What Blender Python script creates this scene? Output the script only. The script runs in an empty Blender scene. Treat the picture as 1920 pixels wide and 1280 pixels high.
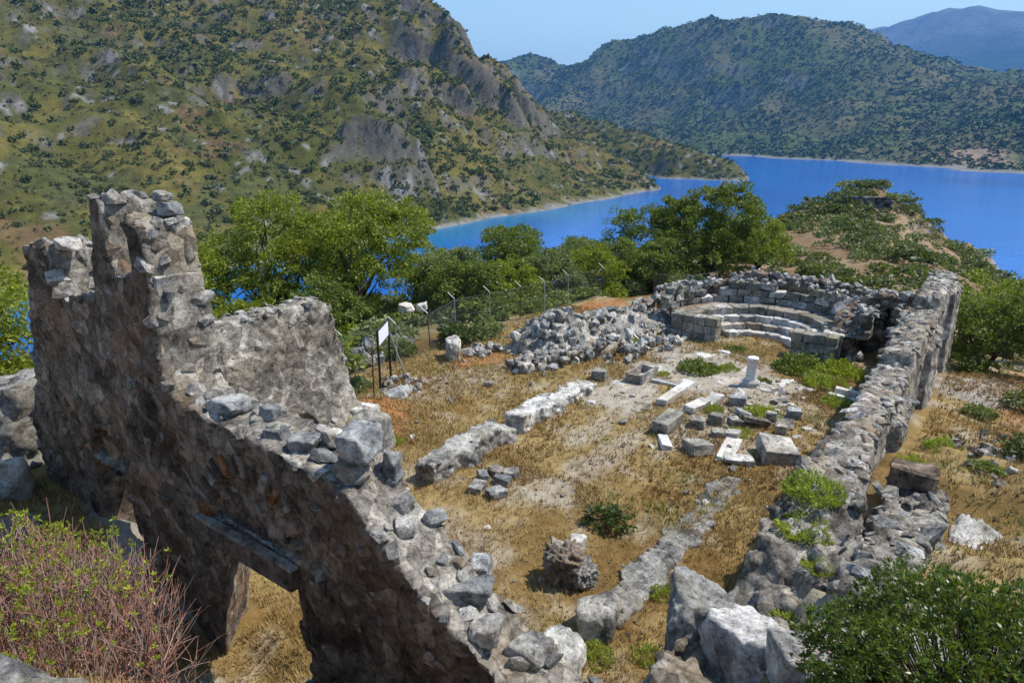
import bpy, bmesh, math, random
import numpy as np
from mathutils import Vector, Matrix, Euler

R = math.radians
scene = bpy.context.scene
COL = scene.collection

# ------------------------------------------------------------------ camera
# world frame: X = church axis towards the apse, Y = to the church's north side, Z = 0 at the nave floor
cam_data = bpy.data.cameras.new("camera")
cam_data.sensor_width = 36.0
cam_data.lens = 24.19
cam_data.clip_start = 0.1
cam_data.clip_end = 60000.0
cam_data.dof.use_dof = True
cam_data.dof.focus_distance = 22.0
cam_data.dof.aperture_fstop = 5.6
cam = bpy.data.objects.new("camera", cam_data)
cam.location = (0.0, 0.0, 8.0)
cam.rotation_euler = (R(90 - 16.82), 0.0, R(36 - 90))
COL.objects.link(cam)
scene.camera = cam

# ------------------------------------------------------------------ sky and sun
SUN_EL, SUN_AZ = 57.0, -40.0            # azimuth measured from +X towards +Y
world = bpy.data.worlds.new("World")
scene.world = world
world.use_nodes = True
wn = world.node_tree.nodes
sky = wn.new("ShaderNodeTexSky")
sky.sky_type = 'NISHITA'
sky.sun_disc = False
sky.sun_elevation = R(SUN_EL)
sky.sun_rotation = R(90 - SUN_AZ)
sky.altitude = 0.0
sky.air_density = 1.8
sky.dust_density = 0.2
sky.ozone_density = 5.5
wn["Background"].inputs["Strength"].default_value = 0.135
world.node_tree.links.new(sky.outputs[0], wn["Background"].inputs["Color"])

sun_data = bpy.data.lights.new("sun", 'SUN')
sun_data.energy = 5.0
sun_data.angle = R(0.53)
sun_data.color = (1.0, 0.955, 0.88)
sun = bpy.data.objects.new("sun", sun_data)
sd = Vector((math.cos(R(SUN_AZ)) * math.cos(R(SUN_EL)), math.sin(R(SUN_AZ)) * math.cos(R(SUN_EL)), math.sin(R(SUN_EL))))
sun.rotation_euler = sd.to_track_quat('Z', 'Y').to_euler()
sun.location = sd * 100
COL.objects.link(sun)

scene.view_settings.view_transform = 'Standard'
scene.view_settings.look = 'None'
scene.view_settings.exposure = 0.45
scene.view_settings.gamma = 1.0
scene.render.engine = 'CYCLES'
scene.cycles.use_denoising = True
scene.cycles.max_bounces = 6
scene.cycles.diffuse_bounces = 3
scene.cycles.transmission_bounces = 3
scene.cycles.volume_bounces = 0
scene.cycles.transparent_max_bounces = 6

SEA = -45.0
rs = np.random.RandomState(11)

# ------------------------------------------------------------------ noise
def _hash(ix, iy, iz, s):
    n = (ix * 374761393 + iy * 668265263 + iz * 1442695041 + s * 974634211) & 0xffffffff
    n = ((n ^ (n >> 13)) * 1274126177) & 0xffffffff
    n = ((n ^ (n >> 16)) * 2246822519) & 0xffffffff
    return ((n ^ (n >> 15)) & 0xffffff) / float(0xffffff)

def vnoise(P, s=0):
    P = np.asarray(P, float)
    f0 = np.floor(P); i = f0.astype(np.int64); f = P - f0
    w = f * f * f * (f * (f * 6 - 15) + 10)
    x, y, z = i[:, 0], i[:, 1], i[:, 2]
    def h(a, b, c): return _hash(x + a, y + b, z + c, s)
    wx, wy, wz = w[:, 0], w[:, 1], w[:, 2]
    a = h(0, 0, 0) * (1 - wx) + h(1, 0, 0) * wx
    b = h(0, 1, 0) * (1 - wx) + h(1, 1, 0) * wx
    c = h(0, 0, 1) * (1 - wx) + h(1, 0, 1) * wx
    d = h(0, 1, 1) * (1 - wx) + h(1, 1, 1) * wx
    return ((a * (1 - wy) + b * wy) * (1 - wz) + (c * (1 - wy) + d * wy) * wz) * 2 - 1

def fbm(P, octs=4, s=0, gain=0.5):
    P = np.asarray(P, float); r = np.zeros(len(P)); a = 1.0; t = 0
    for o in range(octs):
        r += a * vnoise(P * (2.03 ** o) + 17.3 * o, s + o); t += a; a *= gain
    return r / t

def ridged(P, octs=4, s=0):
    P = np.asarray(P, float); r = np.zeros(len(P)); a = 1.0; t = 0
    for o in range(octs):
        r += a * (1 - np.abs(vnoise(P * (2.1 ** o) + 9.1 * o, s + o)) * 2); t += a; a *= 0.5
    return r / t

def worley(P, s=0):
    P = np.asarray(P, float); i = np.floor(P).astype(np.int64)
    f1 = np.full(len(P), 9.0); f2 = np.full(len(P), 9.0)
    for a in (-1, 0, 1):
        for b in (-1, 0, 1):
            for c in (-1, 0, 1):
                x, y, z = i[:, 0] + a, i[:, 1] + b, i[:, 2] + c
                q = np.stack([x + _hash(x, y, z, s), y + _hash(x, y, z, s + 1), z + _hash(x, y, z, s + 2)], 1)
                d = np.sqrt(((P - q) ** 2).sum(1))
                f2 = np.minimum(np.maximum(f1, d), f2); f1 = np.minimum(f1, d)
    return f1, f2

def xy(x, y):
    return np.stack([x, y, np.zeros_like(x)], 1)

def sstep(a, b, v):
    t = np.clip((v - a) / (b - a), 0, 1); return t * t * (3 - 2 * t)

# ------------------------------------------------------------------ mesh helpers
def mk(name, verts, faces, smooth=True, col=None):
    """faces: int array n x 3 or n x 4"""
    verts = np.asarray(verts, np.float32); faces = np.asarray(faces, np.int32)
    me = bpy.data.meshes.new(name)
    n, k = faces.shape
    me.vertices.add(len(verts)); me.vertices.foreach_set("co", verts.ravel())
    me.loops.add(n * k); me.loops.foreach_set("vertex_index", faces.ravel())
    me.polygons.add(n); me.polygons.foreach_set("loop_start", np.arange(0, n * k, k, dtype=np.int32))
    me.polygons.foreach_set("use_smooth", np.full(n, smooth, dtype=bool))
    if col is not None:
        at = me.color_attributes.new("Col", 'FLOAT_COLOR', 'POINT')
        c4 = np.ones((len(verts), 4), np.float32); c4[:, :3] = col
        at.data.foreach_set("color", c4.ravel())
    me.update(calc_edges=True)
    return me

def join(parts):
    V, F, o = [], [], 0
    for v, f in parts:
        V.append(v); F.append(np.asarray(f) + o); o += len(v)
    return np.concatenate(V), np.concatenate(F)

def obj(name, me, mat=None, parent=None, loc=(0, 0, 0), rot=None, scale=None):
    o = bpy.data.objects.new(name, me)
    COL.objects.link(o)
    if mat is not None and me is not None and len(me.materials) == 0:
        me.materials.append(mat)
    if parent is not None:
        o.parent = parent
    o.location = loc
    if rot is not None: o.rotation_euler = rot
    if scale is not None: o.scale = scale
    return o

def tag(o, label, cat, group=None):
    o["label"] = label; o["category"] = cat; o["kind"] = "thing"
    if group: o["group"] = group
    return o

def thing(name, label, cat, loc=(0, 0, 0), group=None, rotz=0.0):
    o = bpy.data.objects.new(name, None)
    o.empty_display_size = 0.3
    COL.objects.link(o); o.location = loc; o.rotation_euler = (0, 0, rotz)
    return tag(o, label, cat, group)

def structure(o):
    o["kind"] = "structure"; return o

def grid_faces(nx, ny):
    i = np.arange((nx - 1) * (ny - 1)); a = i // (ny - 1); b = i % (ny - 1)
    v = a * ny + b
    return np.stack([v, v + ny, v + ny + 1, v + 1], 1)

def tube(path, rad, sides=5):
    path = np.asarray(path, float); n = len(path)
    rad = np.broadcast_to(np.asarray(rad, float), (n,))
    t = np.gradient(path, axis=0); t /= np.linalg.norm(t, axis=1)[:, None] + 1e-9
    ref = np.where(np.abs(t[:, 2:3]) > 0.9, np.array([[1., 0, 0]]), np.array([[0, 0, 1.]]))
    a = np.cross(t, ref); a /= np.linalg.norm(a, axis=1)[:, None] + 1e-9
    b = np.cross(t, a)
    ang = np.arange(sides) * 2 * math.pi / sides
    V = (path[:, None] + rad[:, None, None] * (np.cos(ang)[None, :, None] * a[:, None] + np.sin(ang)[None, :, None] * b[:, None])).reshape(-1, 3)
    F = []
    for i in range(n - 1):
        for j in range(sides):
            k = (j + 1) % sides
            F.append((i * sides + j, i * sides + k, (i + 1) * sides + k, (i + 1) * sides + j))
    return V, np.array(F)

def box(lo, hi):
    x0, y0, z0 = lo; x1, y1, z1 = hi
    V = np.array([(x0, y0, z0), (x1, y0, z0), (x1, y1, z0), (x0, y1, z0), (x0, y0, z1), (x1, y0, z1), (x1, y1, z1), (x0, y1, z1)], float)
    F = np.array([(0, 3, 2, 1), (4, 5, 6, 7), (0, 1, 5, 4), (1, 2, 6, 5), (2, 3, 7, 6), (3, 0, 4, 7)])
    return V, F

def surface_nets(S, lo, h):
    nx, ny, nz = S.shape
    neg = S < 0
    c = [(a, b, d) for a in (0, 1) for b in (0, 1) for d in (0, 1)]
    def sl(A, o): return A[o[0]:nx - 1 + o[0], o[1]:ny - 1 + o[1], o[2]:nz - 1 + o[2]]
    cnt = sum(sl(neg, o).astype(np.int8) for o in c)
    act = (cnt > 0) & (cnt < 8)
    idx = np.full(act.shape, -1, np.int64); ii = np.argwhere(act); idx[act] = np.arange(len(ii))
    acc = np.zeros((len(ii), 3)); num = np.zeros(len(ii))
    vals = {o: sl(S, o)[act] for o in c}
    for o in c:
        for ax in range(3):
            if o[ax] == 0:
                q = list(o); q[ax] = 1; q = tuple(q)
                v0, v1 = vals[o], vals[q]
                m = (v0 < 0) != (v1 < 0)
                t = np.where(m, v0 / np.where(m, v0 - v1, 1), 0)
                p = np.tile(np.array(o, float), (len(ii), 1)); p[:, ax] += t
                acc[m] += p[m]; num[m] += 1
    V = (ii + acc / num[:, None]) * h + np.array(lo)
    F = []
    for ax in range(3):
        b1, b2 = (ax + 1) % 3, (ax + 2) % 3
        A0 = [slice(None)] * 3; A1 = [slice(None)] * 3
        A0[ax] = slice(0, S.shape[ax] - 1); A1[ax] = slice(1, S.shape[ax])
        m = neg[tuple(A0)] != neg[tuple(A1)]
        e = np.argwhere(m)
        e = e[(e[:, b1] > 0) & (e[:, b2] > 0) & (e[:, b1] < S.shape[b1] - 1) & (e[:, b2] < S.shape[b2] - 1)]
        q = []
        for d1, d2 in ((-1, -1), (0, -1), (0, 0), (-1, 0)):
            k = e.copy(); k[:, b1] += d1; k[:, b2] += d2
            q.append(idx[k[:, 0], k[:, 1], k[:, 2]])
        q = np.stack(q, 1)
        fl = ~neg[e[:, 0], e[:, 1], e[:, 2]]
        q[fl] = q[fl][:, ::-1]
        F.append(q)
    F = np.concatenate(F)
    F = F[(F >= 0).all(1)]
    return V, F

def sculpt(fn, lo, hi, h, rough=None, band=0.45):
    lo = np.array(lo, float); n = np.ceil((np.array(hi) - lo) / h).astype(int) + 1
    g = np.meshgrid(*[lo[i] + np.arange(n[i]) * h for i in range(3)], indexing='ij')
    P = np.stack([a.ravel() for a in g], 1)
    S = fn(P[:, 0], P[:, 1], P[:, 2])
    if rough is not None:
        m = np.abs(S) < band
        S[m] += rough(P[m])
    return surface_nets(S.reshape(n), lo, h)

def vnormals(V, F):
    N = np.zeros_like(V)
    a = V[F[:, 1]] - V[F[:, 0]]; b = V[F[:, 2]] - V[F[:, 0]]
    fn = np.cross(a, b)
    for k in range(F.shape[1]): np.add.at(N, F[:, k], fn)
    return N / (np.linalg.norm(N, axis=1)[:, None] + 1e-12)

class TPS:
    """smooth surface through control points (x, y, z)"""
    def __init__(s, pts, c=2.0, lam=0.0):
        p = np.array(pts, float); s.p = p[:, :2]; s.c = c; n = len(p)
        K = s.k(p[:, :2]); K[np.arange(n), np.arange(n)] += lam
        Q = np.concatenate([np.ones((n, 1)), p[:, :2]], 1)
        A = np.block([[K, Q], [Q.T, np.zeros((3, 3))]])
        s.w = np.linalg.solve(A, np.concatenate([p[:, 2], np.zeros(3)]))
    def k(s, q):
        d2 = ((q[:, None, :] - s.p[None]) ** 2).sum(2)
        return np.sqrt(d2 + s.c ** 2)
    def __call__(s, x, y):
        q = np.stack([x, y], 1); r = np.empty(len(q))
        for i in range(0, len(q), 40000):
            b = q[i:i + 40000]
            r[i:i + 40000] = s.k(b) @ s.w[:-3] + s.w[-3] + b @ s.w[-2:]
        return r

# ------------------------------------------------------------------ materials
class NT:
    def __init__(s, name):
        s.m = bpy.data.materials.new(name); s.m.use_nodes = True
        s.nt = s.m.node_tree; s.b = s.nt.nodes["Principled BSDF"]; s.out = s.nt.nodes["Material Output"]
    def n(s, t, **kw):
        x = s.nt.nodes.new("ShaderNode" + t)
        for k, v in kw.items():
            if k in x.inputs: x.inputs[k].default_value = v
            else: setattr(x, k, v)
        return x
    def l(s, a, b): s.nt.links.new(a, b)
    def coord(s, which="Object", rnd=False):
        c = s.n("TexCoord").outputs[which]
        if rnd:
            o = s.n("ObjectInfo").outputs["Random"]
            mu = s.n("Math", operation='MULTIPLY'); mu.inputs[1].default_value = 97.0; s.l(o, mu.inputs[0])
            a = s.n("VectorMath", operation='ADD'); s.l(c, a.inputs[0]); s.l(mu.outputs[0], a.inputs[1]); c = a.outputs[0]
        return c
    def noise(s, c, scale, detail=6.0, rough=0.6, dist=0.0):
        x = s.n("TexNoise"); x.inputs["Scale"].default_value = scale; x.inputs["Detail"].default_value = detail
        x.inputs["Roughness"].default_value = rough; x.inputs["Distortion"].default_value = dist
        s.l(c, x.inputs["Vector"]); return x.outputs["Fac"]
    def ramp(s, f, stops):
        x = s.n("ValToRGB"); e = x.color_ramp.elements
        while len(e) < len(stops): e.new(0.5)
        for el, (p, c) in zip(e, stops):
            el.position = p; el.color = (*c, 1) if len(c) == 3 else c
        s.l(f, x.inputs["Fac"]); return x.outputs["Color"]
    def mix(s, f, a, b, mode='MIX'):
        x = s.n("Mix", data_type='RGBA', blend_type=mode)
        for sock, v in ((x.inputs[0], f), (x.inputs[6], a), (x.inputs[7], b)):
            if hasattr(v, "is_output"): s.l(v, sock)
            elif isinstance(v, tuple): sock.default_value = (*v, 1) if len(v) == 3 else v
            else: sock.default_value = v
        return x.outputs[2]
    def bump(s, h, dist, strength=1.0, prev=None):
        x = s.n("Bump"); x.inputs["Distance"].default_value = dist; x.inputs["Strength"].default_value = strength
        s.l(h, x.inputs["Height"])
        if prev is not None: s.l(prev, x.inputs["Normal"])
        return x.outputs["Normal"]
    def done(s, col=None, rough=0.9, spec=0.25, normal=None):
        if col is not None:
            if isinstance(col, tuple): s.b.inputs["Base Color"].default_value = (*col, 1)
            else: s.l(col, s.b.inputs["Base Color"])
        s.b.inputs["Roughness"].default_value = rough
        s.b.inputs["Specular IOR Level"].default_value = spec
        if normal is not None: s.l(normal, s.b.inputs["Normal"])
        return s.m

def rock_mat(name, dark, mid, light, stain=None, scale=1.2, bump=0.03, rnd=True, var=0.35, pits=0.75, cells=0.0):
    s = NT(name); c = s.coord("Object", rnd)
    n1 = s.noise(c, scale, 9, 0.72, 0.4); n2 = s.noise(c, scale * 6.0, 9, 0.75, 0.2); n3 = s.noise(c, scale * 0.5, 5, 0.6); n4 = s.noise(c, scale * 17.0, 6, 0.7)
    col = s.ramp(n1, [(0.38, dark), (0.49, mid), (0.61, light)])
    fine = s.ramp(n2, [(0.37, (0.22, 0.21, 0.20)), (0.46, (0.95, 0.95, 0.95)), (0.60, (1.4, 1.4, 1.4))])
    col = s.mix(pits, col, fine, 'MULTIPLY')
    grain = s.ramp(n4, [(0.34, (0.5, 0.49, 0.48)), (0.47, (1.03, 1.03, 1.03)), (0.66, (1.3, 1.3, 1.3))])
    col = s.mix(0.7 * pits, col, grain, 'MULTIPLY')
    if stain:
        f = s.ramp(n3, [(0.5, (0, 0, 0)), (0.62, (1, 1, 1))])
        col = s.mix(f, col, s.mix(0.5, col, stain))
    if rnd and var:
        r = s.n("ObjectInfo").outputs["Random"]
        v = s.ramp(r, [(0.0, (1 - var,) * 3), (0.5, (1.0, 0.985, 0.96)), (1.0, (1 + var, 1 + var, 1 + var * 1.05))])
        col = s.mix(1.0, col, v, 'MULTIPLY')
    if cells:                                             # single stones and mortar joints in the masonry
        v1 = s.n("TexVoronoi", feature='DISTANCE_TO_EDGE'); v1.inputs["Scale"].default_value = cells; s.l(s.n("TexCoord").outputs["Object"], v1.inputs["Vector"])
        v2 = s.n("TexVoronoi"); v2.inputs["Scale"].default_value = cells; s.l(s.n("TexCoord").outputs["Object"], v2.inputs["Vector"])
        bw = s.n("RGBToBW"); s.l(v2.outputs["Color"], bw.inputs[0])
        col = s.mix(0.75, col, s.ramp(bw.outputs[0], [(0.2, (0.55, 0.53, 0.51)), (0.5, (1.0, 0.97, 0.94)), (0.8, (1.55, 1.5, 1.45))]), 'MULTIPLY')
        jt = s.ramp(v1.outputs["Distance"], [(0.0, (0.42, 0.4, 0.38)), (0.08, (1, 1, 1))]); col = s.mix(0.6, col, jt, 'MULTIPLY')
    nb = s.bump(n1, bump * 2.0, 0.5); nb = s.bump(n2, bump, 1.0, nb); nb = s.bump(n4, bump * 0.35, 1.0, nb)
    return s.done(col, 0.95, 0.08, nb)

def leaf_mat(name, a, b, c=None, trans=0.3, rough=0.55, nscale=0.8):
    s = NT(name)
    rnd = s.n("NewGeometry").outputs["Random Per Island"]
    co = s.coord("Object", True)
    n = s.noise(co, nscale, 3, 0.6)
    f = s.n("Math", operation='MULTIPLY_ADD'); s.l(rnd, f.inputs[0]); f.inputs[1].default_value = 0.5
    n2 = s.n("Math", operation='MULTIPLY_ADD'); s.l(n, n2.inputs[0]); n2.inputs[1].default_value = 1.1; n2.inputs[2].default_value = -0.3
    s.l(n2.outputs[0], f.inputs[2])
    st = [(0.12, a), (0.85, b)] if c is None else [(0.12, a), (0.75, b), (1.0, c)]
    col = s.ramp(f.outputs[0], st)
    s.done(col, rough, 0.3)
    t = s.n("BsdfTranslucent"); s.l(s.mix(0.5, col, (0.35, 0.45, 0.03), 'MIX'), t.inputs["Color"])
    m = s.n("MixShader"); m.inputs[0].default_value = trans
    s.l(s.b.outputs[0], m.inputs[1]); s.l(t.outputs[0], m.inputs[2]); s.l(m.outputs[0], s.out.inputs["Surface"])
    return s.m

def plain(name, col, rough=0.6, spec=0.3, metal=0.0, vary=0.25, scale=9.0):
    s = NT(name); c = s.coord("Object", True)
    n = s.noise(c, scale, 5, 0.65)
    k = s.ramp(n, [(0.3, tuple(v * (1 - vary) for v in col)), (0.7, tuple(min(1, v * (1 + vary)) for v in col))])
    s.b.inputs["Metallic"].default_value = metal
    return s.done(k, rough, spec, s.bump(n, 0.004, 0.5))

M = {}
M['lime'] = rock_mat('limestone', (0.131, 0.125, 0.115), (0.326, 0.307, 0.28), (0.574, 0.54, 0.483), (0.22, 0.14, 0.06), 1.6, 0.05)
M['lime_blue'] = rock_mat('blue_grey_limestone', (0.101, 0.103, 0.104), (0.23, 0.232, 0.227), (0.418, 0.407, 0.382), None, 2.0, 0.045)
M['lime_warm'] = rock_mat('warm_limestone', (0.108, 0.086, 0.066), (0.252, 0.214, 0.168), (0.42, 0.378, 0.324), (0.22, 0.11, 0.045), 1.8, 0.045)
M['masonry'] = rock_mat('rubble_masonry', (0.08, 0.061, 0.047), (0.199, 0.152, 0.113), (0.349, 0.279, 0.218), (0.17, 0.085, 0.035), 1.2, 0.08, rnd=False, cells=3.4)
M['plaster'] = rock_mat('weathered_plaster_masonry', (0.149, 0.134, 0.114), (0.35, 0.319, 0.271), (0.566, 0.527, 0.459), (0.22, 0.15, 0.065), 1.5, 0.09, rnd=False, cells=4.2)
M['white_rock'] = rock_mat('white_lichen_rock', (0.113, 0.108, 0.101), (0.382, 0.364, 0.334), (0.673, 0.641, 0.579), (0.21, 0.165, 0.07), 1.9, 0.06)
M['wall_stone'] = rock_mat('dull_wall_stone', (0.081, 0.065, 0.053), (0.203, 0.159, 0.125), (0.338, 0.28, 0.225), (0.17, 0.085, 0.035), 2.0, 0.05, var=0.6)
M['brick'] = rock_mat('orange_brick', (0.08, 0.035, 0.015), (0.16, 0.07, 0.03), (0.24, 0.12, 0.06), None, 3.0, 0.02)
M['marble'] = rock_mat('white_marble', (0.299, 0.282, 0.259), (0.494, 0.477, 0.448), (0.644, 0.632, 0.609), (0.30, 0.22, 0.13), 1.7, 0.014, var=0.15, pits=0.5)
M['ashlar'] = rock_mat('grey_ashlar', (0.086, 0.082, 0.071), (0.196, 0.185, 0.158), (0.333, 0.314, 0.273), (0.19, 0.155, 0.07), 2.2, 0.03)
M['cliff'] = rock_mat('dark_sea_cliff', (0.05, 0.05, 0.05), (0.13, 0.125, 0.12), (0.24, 0.23, 0.22), None, 0.12, 0.6)
M['bark'] = plain('bark', (0.075, 0.055, 0.04), 0.9, 0.1)
M['twig'] = plain('dry_twig', (0.30, 0.205, 0.165), 0.8, 0.2, vary=0.45)
M['twig_red'] = plain('reddish_twig', (0.28, 0.13, 0.085), 0.8, 0.2, vary=0.4)
M['steel'] = plain('galvanised_steel', (0.42, 0.42, 0.40), 0.5, 0.5, 0.6)
M['rust'] = plain('rusty_steel', (0.11, 0.05, 0.03), 0.85, 0.2)
M['dark_steel'] = plain('dark_brown_steel', (0.028, 0.018, 0.015), 0.6, 0.4)
M['sign'] = plain('faded_white_panel', (0.74, 0.76, 0.80), 0.45, 0.4, vary=0.04, scale=3)
M['wire'] = plain('fence_wire', (0.16, 0.165, 0.165), 0.5, 0.5, 0.7)
M['olive'] = leaf_mat('olive_leaf', (0.085, 0.105, 0.035), (0.22, 0.25, 0.10), None, 0.25)
M['carob'] = leaf_mat('bright_tree_leaf', (0.095, 0.110, 0.010), (0.25, 0.28, 0.022), (0.36, 0.38, 0.045), 0.33)
M['dark_tree'] = leaf_mat('dark_tree_leaf', (0.050, 0.068, 0.010), (0.15, 0.185, 0.026), (0.24, 0.27, 0.045), 0.28)
M['maquis'] = leaf_mat('maquis_leaf', (0.065, 0.088, 0.014), (0.18, 0.22, 0.042), (0.26, 0.28, 0.07), 0.25)
M['maquis_dark'] = leaf_mat('dark_maquis_leaf', (0.022, 0.035, 0.010), (0.075, 0.105, 0.030), None, 0.2)
M['headland_leaf'] = leaf_mat('dull_headland_leaf', (0.045, 0.058, 0.016), (0.125, 0.140, 0.045), (0.19, 0.19, 0.075), 0.2)
M['mastic'] = leaf_mat('glossy_mastic_leaf', (0.025, 0.045, 0.008), (0.10, 0.145, 0.022), (0.22, 0.12, 0.035), 0.22, 0.35, 2.0)
M['spurge'] = leaf_mat('yellow_green_leaf', (0.16, 0.20, 0.012), (0.34, 0.37, 0.03), (0.40, 0.33, 0.04), 0.35)
M['fennel'] = leaf_mat('fresh_green_herb', (0.16, 0.20, 0.02), (0.34, 0.40, 0.05), None, 0.35)
M['far_leaf'] = leaf_mat('hill_shrub_leaf', (0.042, 0.054, 0.012), (0.115, 0.128, 0.030), None, 0.1, 0.7, 0.2)
M['far_leaf_pale'] = leaf_mat('pale_hill_shrub_leaf', (0.06, 0.075, 0.03), (0.15, 0.165, 0.07), None, 0.1, 0.7, 0.2)
M['far_wood'] = leaf_mat('far_wood_leaf', (0.034, 0.055, 0.016), (0.115, 0.135, 0.038), None, 0.0, 0.8, 0.006)

def attr_mat(name, bump_scale, bump_d, var=0.5, fine=30.0, rough=0.95):
    s = NT(name); a = s.n("Attribute", attribute_name="Col").outputs["Color"]
    c = s.coord("Object")
    n1 = s.noise(c, bump_scale, 8, 0.65); n2 = s.noise(c, fine, 5, 0.7)
    k = s.ramp(n1, [(0.25, (1 - var,) * 3), (0.5, (1, 1, 1)), (0.78, (1 + var,) * 3)])
    col = s.mix(1.0, a, k, 'MULTIPLY')
    k2 = s.ramp(n2, [(0.3, (0.62, 0.6, 0.58)), (0.6, (1.1, 1.1, 1.1))])
    col = s.mix(0.8, col, k2, 'MULTIPLY')
    nb = s.bump(n1, bump_d, 0.8); nb = s.bump(n2, bump_d * 0.25, 0.8, nb)
    return s.done(col, rough, 0.1, nb)

M['ground'] = attr_mat('dry_ground', 3.0, 0.06, 0.35, 26.0)
M['hill'] = attr_mat('hill_scrub_ground', 0.16, 1.2, 0.45, 0.9)
M['wood_floor'] = attr_mat('wooded_hill_ground', 0.03, 6.0, 0.4, 0.2)
M['mountain'] = attr_mat('bare_mountain', 0.006, 30.0, 0.3, 0.03)
s = NT('dry_grass_blade'); M['grass'] = s.done(s.n("Attribute", attribute_name="Col").outputs["Color"], 0.8, 0.15)

# ------------------------------------------------------------------ island ground
ext = TPS([
    (-6, 0, 8.2), (-6, -8, 8.6), (-8, 12, 7.5), (0, 0, 6.25), (0.6, 3.2, 5.2), (0.9, 5.5, 4.2), (2.0, 5.2, 3.4), (3.2, 4.4, 2.4), (3.9, 6.5, 0.8), (3.6, 8, 0.0), (4.2, 9.3, -0.1),
    (2.4, 8.2, 1.5), (1.2, 9, 3.0), (3.2, 11, 0.8), (2.0, 12, 1.9), (0, 15, 3.0), (3, 16, 1.6), (4.7, 15.4, 1.2), (4.2, 12.2, 0.9), (6, 17, 1.0), (7.5, 15, 0.8),
    (10, 17, 0.3), (15, 17, 0), (20, 18, 0), (25, 17.5, -0.2), (30, 17, -0.6), (33, 7.5, 0.2), (36, 4, -0.5), (33, 14, -0.5),
    (8, 24, -1.6), (14, 26, -2.0), (22, 25, -1.2), (30, 26, -2.6), (40, 22, -2.6), (47, 17, -2.4), (20, 32, -2.2), (0, 28, 0.5),
    (20, 46, -9), (45, 40, -10), (0, 50, -8), (-30, 40, -2), (70, 45, -16), (30, 80, -26), (80, 80, -32), (-20, 100, -30), (20, 125, -48), (90, 120, -52), (-60, 140, -46), (140, 90, -50), (170, 60, -52), (160, 35, -40),
    (6, -0.3, 3.3), (4.2, 0.8, 3.6), (3, 0, 4.4), (8, 0.2, 2.75), (9.5, 0.0, 2.55), (11, -0.4, 2.4), (13.5, 0.6, 2.45), (16, 0.1, 1.65), (17.5, 0.8, 1.6), (21.8, 0.8, 1.2), (20, -0.8, 1.05), (26, 0.9, 0.4), (26, -0.8, 0.6), (28, -0.2, -0.3),
    (5, -4, 4.0), (10, -5, 2.9), (16, -6, 2.2), (22, -8, 1.0), (30, -8, -1.0), (40, -8, -3.5), (50, -12, -7), (40, 1.4, -0.9), (60, 4.8, -1.6), (63, 14.8, -2.3), (55, 20, -3.0),
    (74, 10.7, -1.85), (86, 25.5, -4.0), (92, 22, -3.2), (103, 20.7, -1.2), (109, 16.6, 0.9), (107, 12.2, -1.6), (114, 8.5, -6.5), (100, 1.8, -8.6), (100, -2.3, -11), (130, 4, -14), (125, 20, -8),
    (150, 8, -30), (180, 5.8, -16), (190, 9, -17), (205, 4, -26), (230, 4.7, -44), (236, 12, -47), (200, -8, -50), (185, 20, -46), (140, -14, -48), (110, -24, -49), (80, -34, -49), (60, -26, -20), (50, -50, -50), (20, -60, -46), (20, -30, -10), (0, -50, -20), (-20, -30, 6),
    (280, 10, -60), (260, -60, -70), (150, -100, -70), (280, 90, -70), (-40, -90, -30)], c=1.0)

def ground_z(x, y, detail=True):
    x = np.asarray(x, float).ravel(); y = np.asarray(y, float).ravel()
    z = ext(x, y)
    inside = sstep(5.0, 5.5, x) * (1 - sstep(30.5, 33, x)) * sstep(1.25, 1.75, y) * (1 - sstep(16.5, 18.5, y))
    mound = 0.55 * np.exp(-(((x - 12) / 2.2) ** 2 + ((y - 14.6) / 0.9) ** 2)) + 0.25 * np.exp(-(((x - 20) / 2.5) ** 2 + ((y - 13.4) / 1.0) ** 2))
    z = z * (1 - inside) + inside * mound
    if detail:
        p = xy(x, y)
        far = sstep(35, 80, np.hypot(x, y))
        z = z + fbm(p * 0.5, 4, 3) * (0.10 * (1 - far) + 0.5 * far) * (1 - 0.55 * inside) + fbm(p * 2.6, 4, 5) * 0.045
        z = z + far * fbm(p * 0.12, 4, 8) * 1.2
        rocky = (1 - inside) * (1 - sstep(14, 22, np.hypot(x, y)))
        z = z + rocky * np.maximum(ridged(p * 0.45, 4, 21), 0) * 0.35
    return z

def gz(x, y):
    return float(ground_z(np.array([x]), np.array([y]))[0])

def axis(segs):
    a = []
    for lo, hi, st in segs: a.append(np.arange(lo, hi, st))
    return np.concatenate(a)

def hterrain(name, xs, ys, zf, colf, mat):
    X, Y = np.meshgrid(xs, ys, indexing='ij'); X = X.ravel(); Y = Y.ravel()
    Z = zf(X, Y)
    V = np.stack([X, Y, Z], 1)
    F = grid_faces(len(xs), len(ys))
    N = vnormals(V, F)
    return structure(obj(name, mk(name, V, F, True, colf(X, Y, Z, N)), mat)), V, F, N

def lerp3(a, b, t):
    return np.asarray(a)[None] * (1 - t[:, None]) + np.asarray(b)[None] * t[:, None] if np.ndim(a) == 1 else a * (1 - t[:, None]) + np.asarray(b)[None] * t[:, None]

def blob(x, y, cx, cy, rx, ry, p, amt=0.5):
    d = np.hypot((x - cx) / rx, (y - cy) / ry) + amt * fbm(p * 1.1, 4, 31)
    return 1 - sstep(0.65, 1.1, d)

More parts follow.
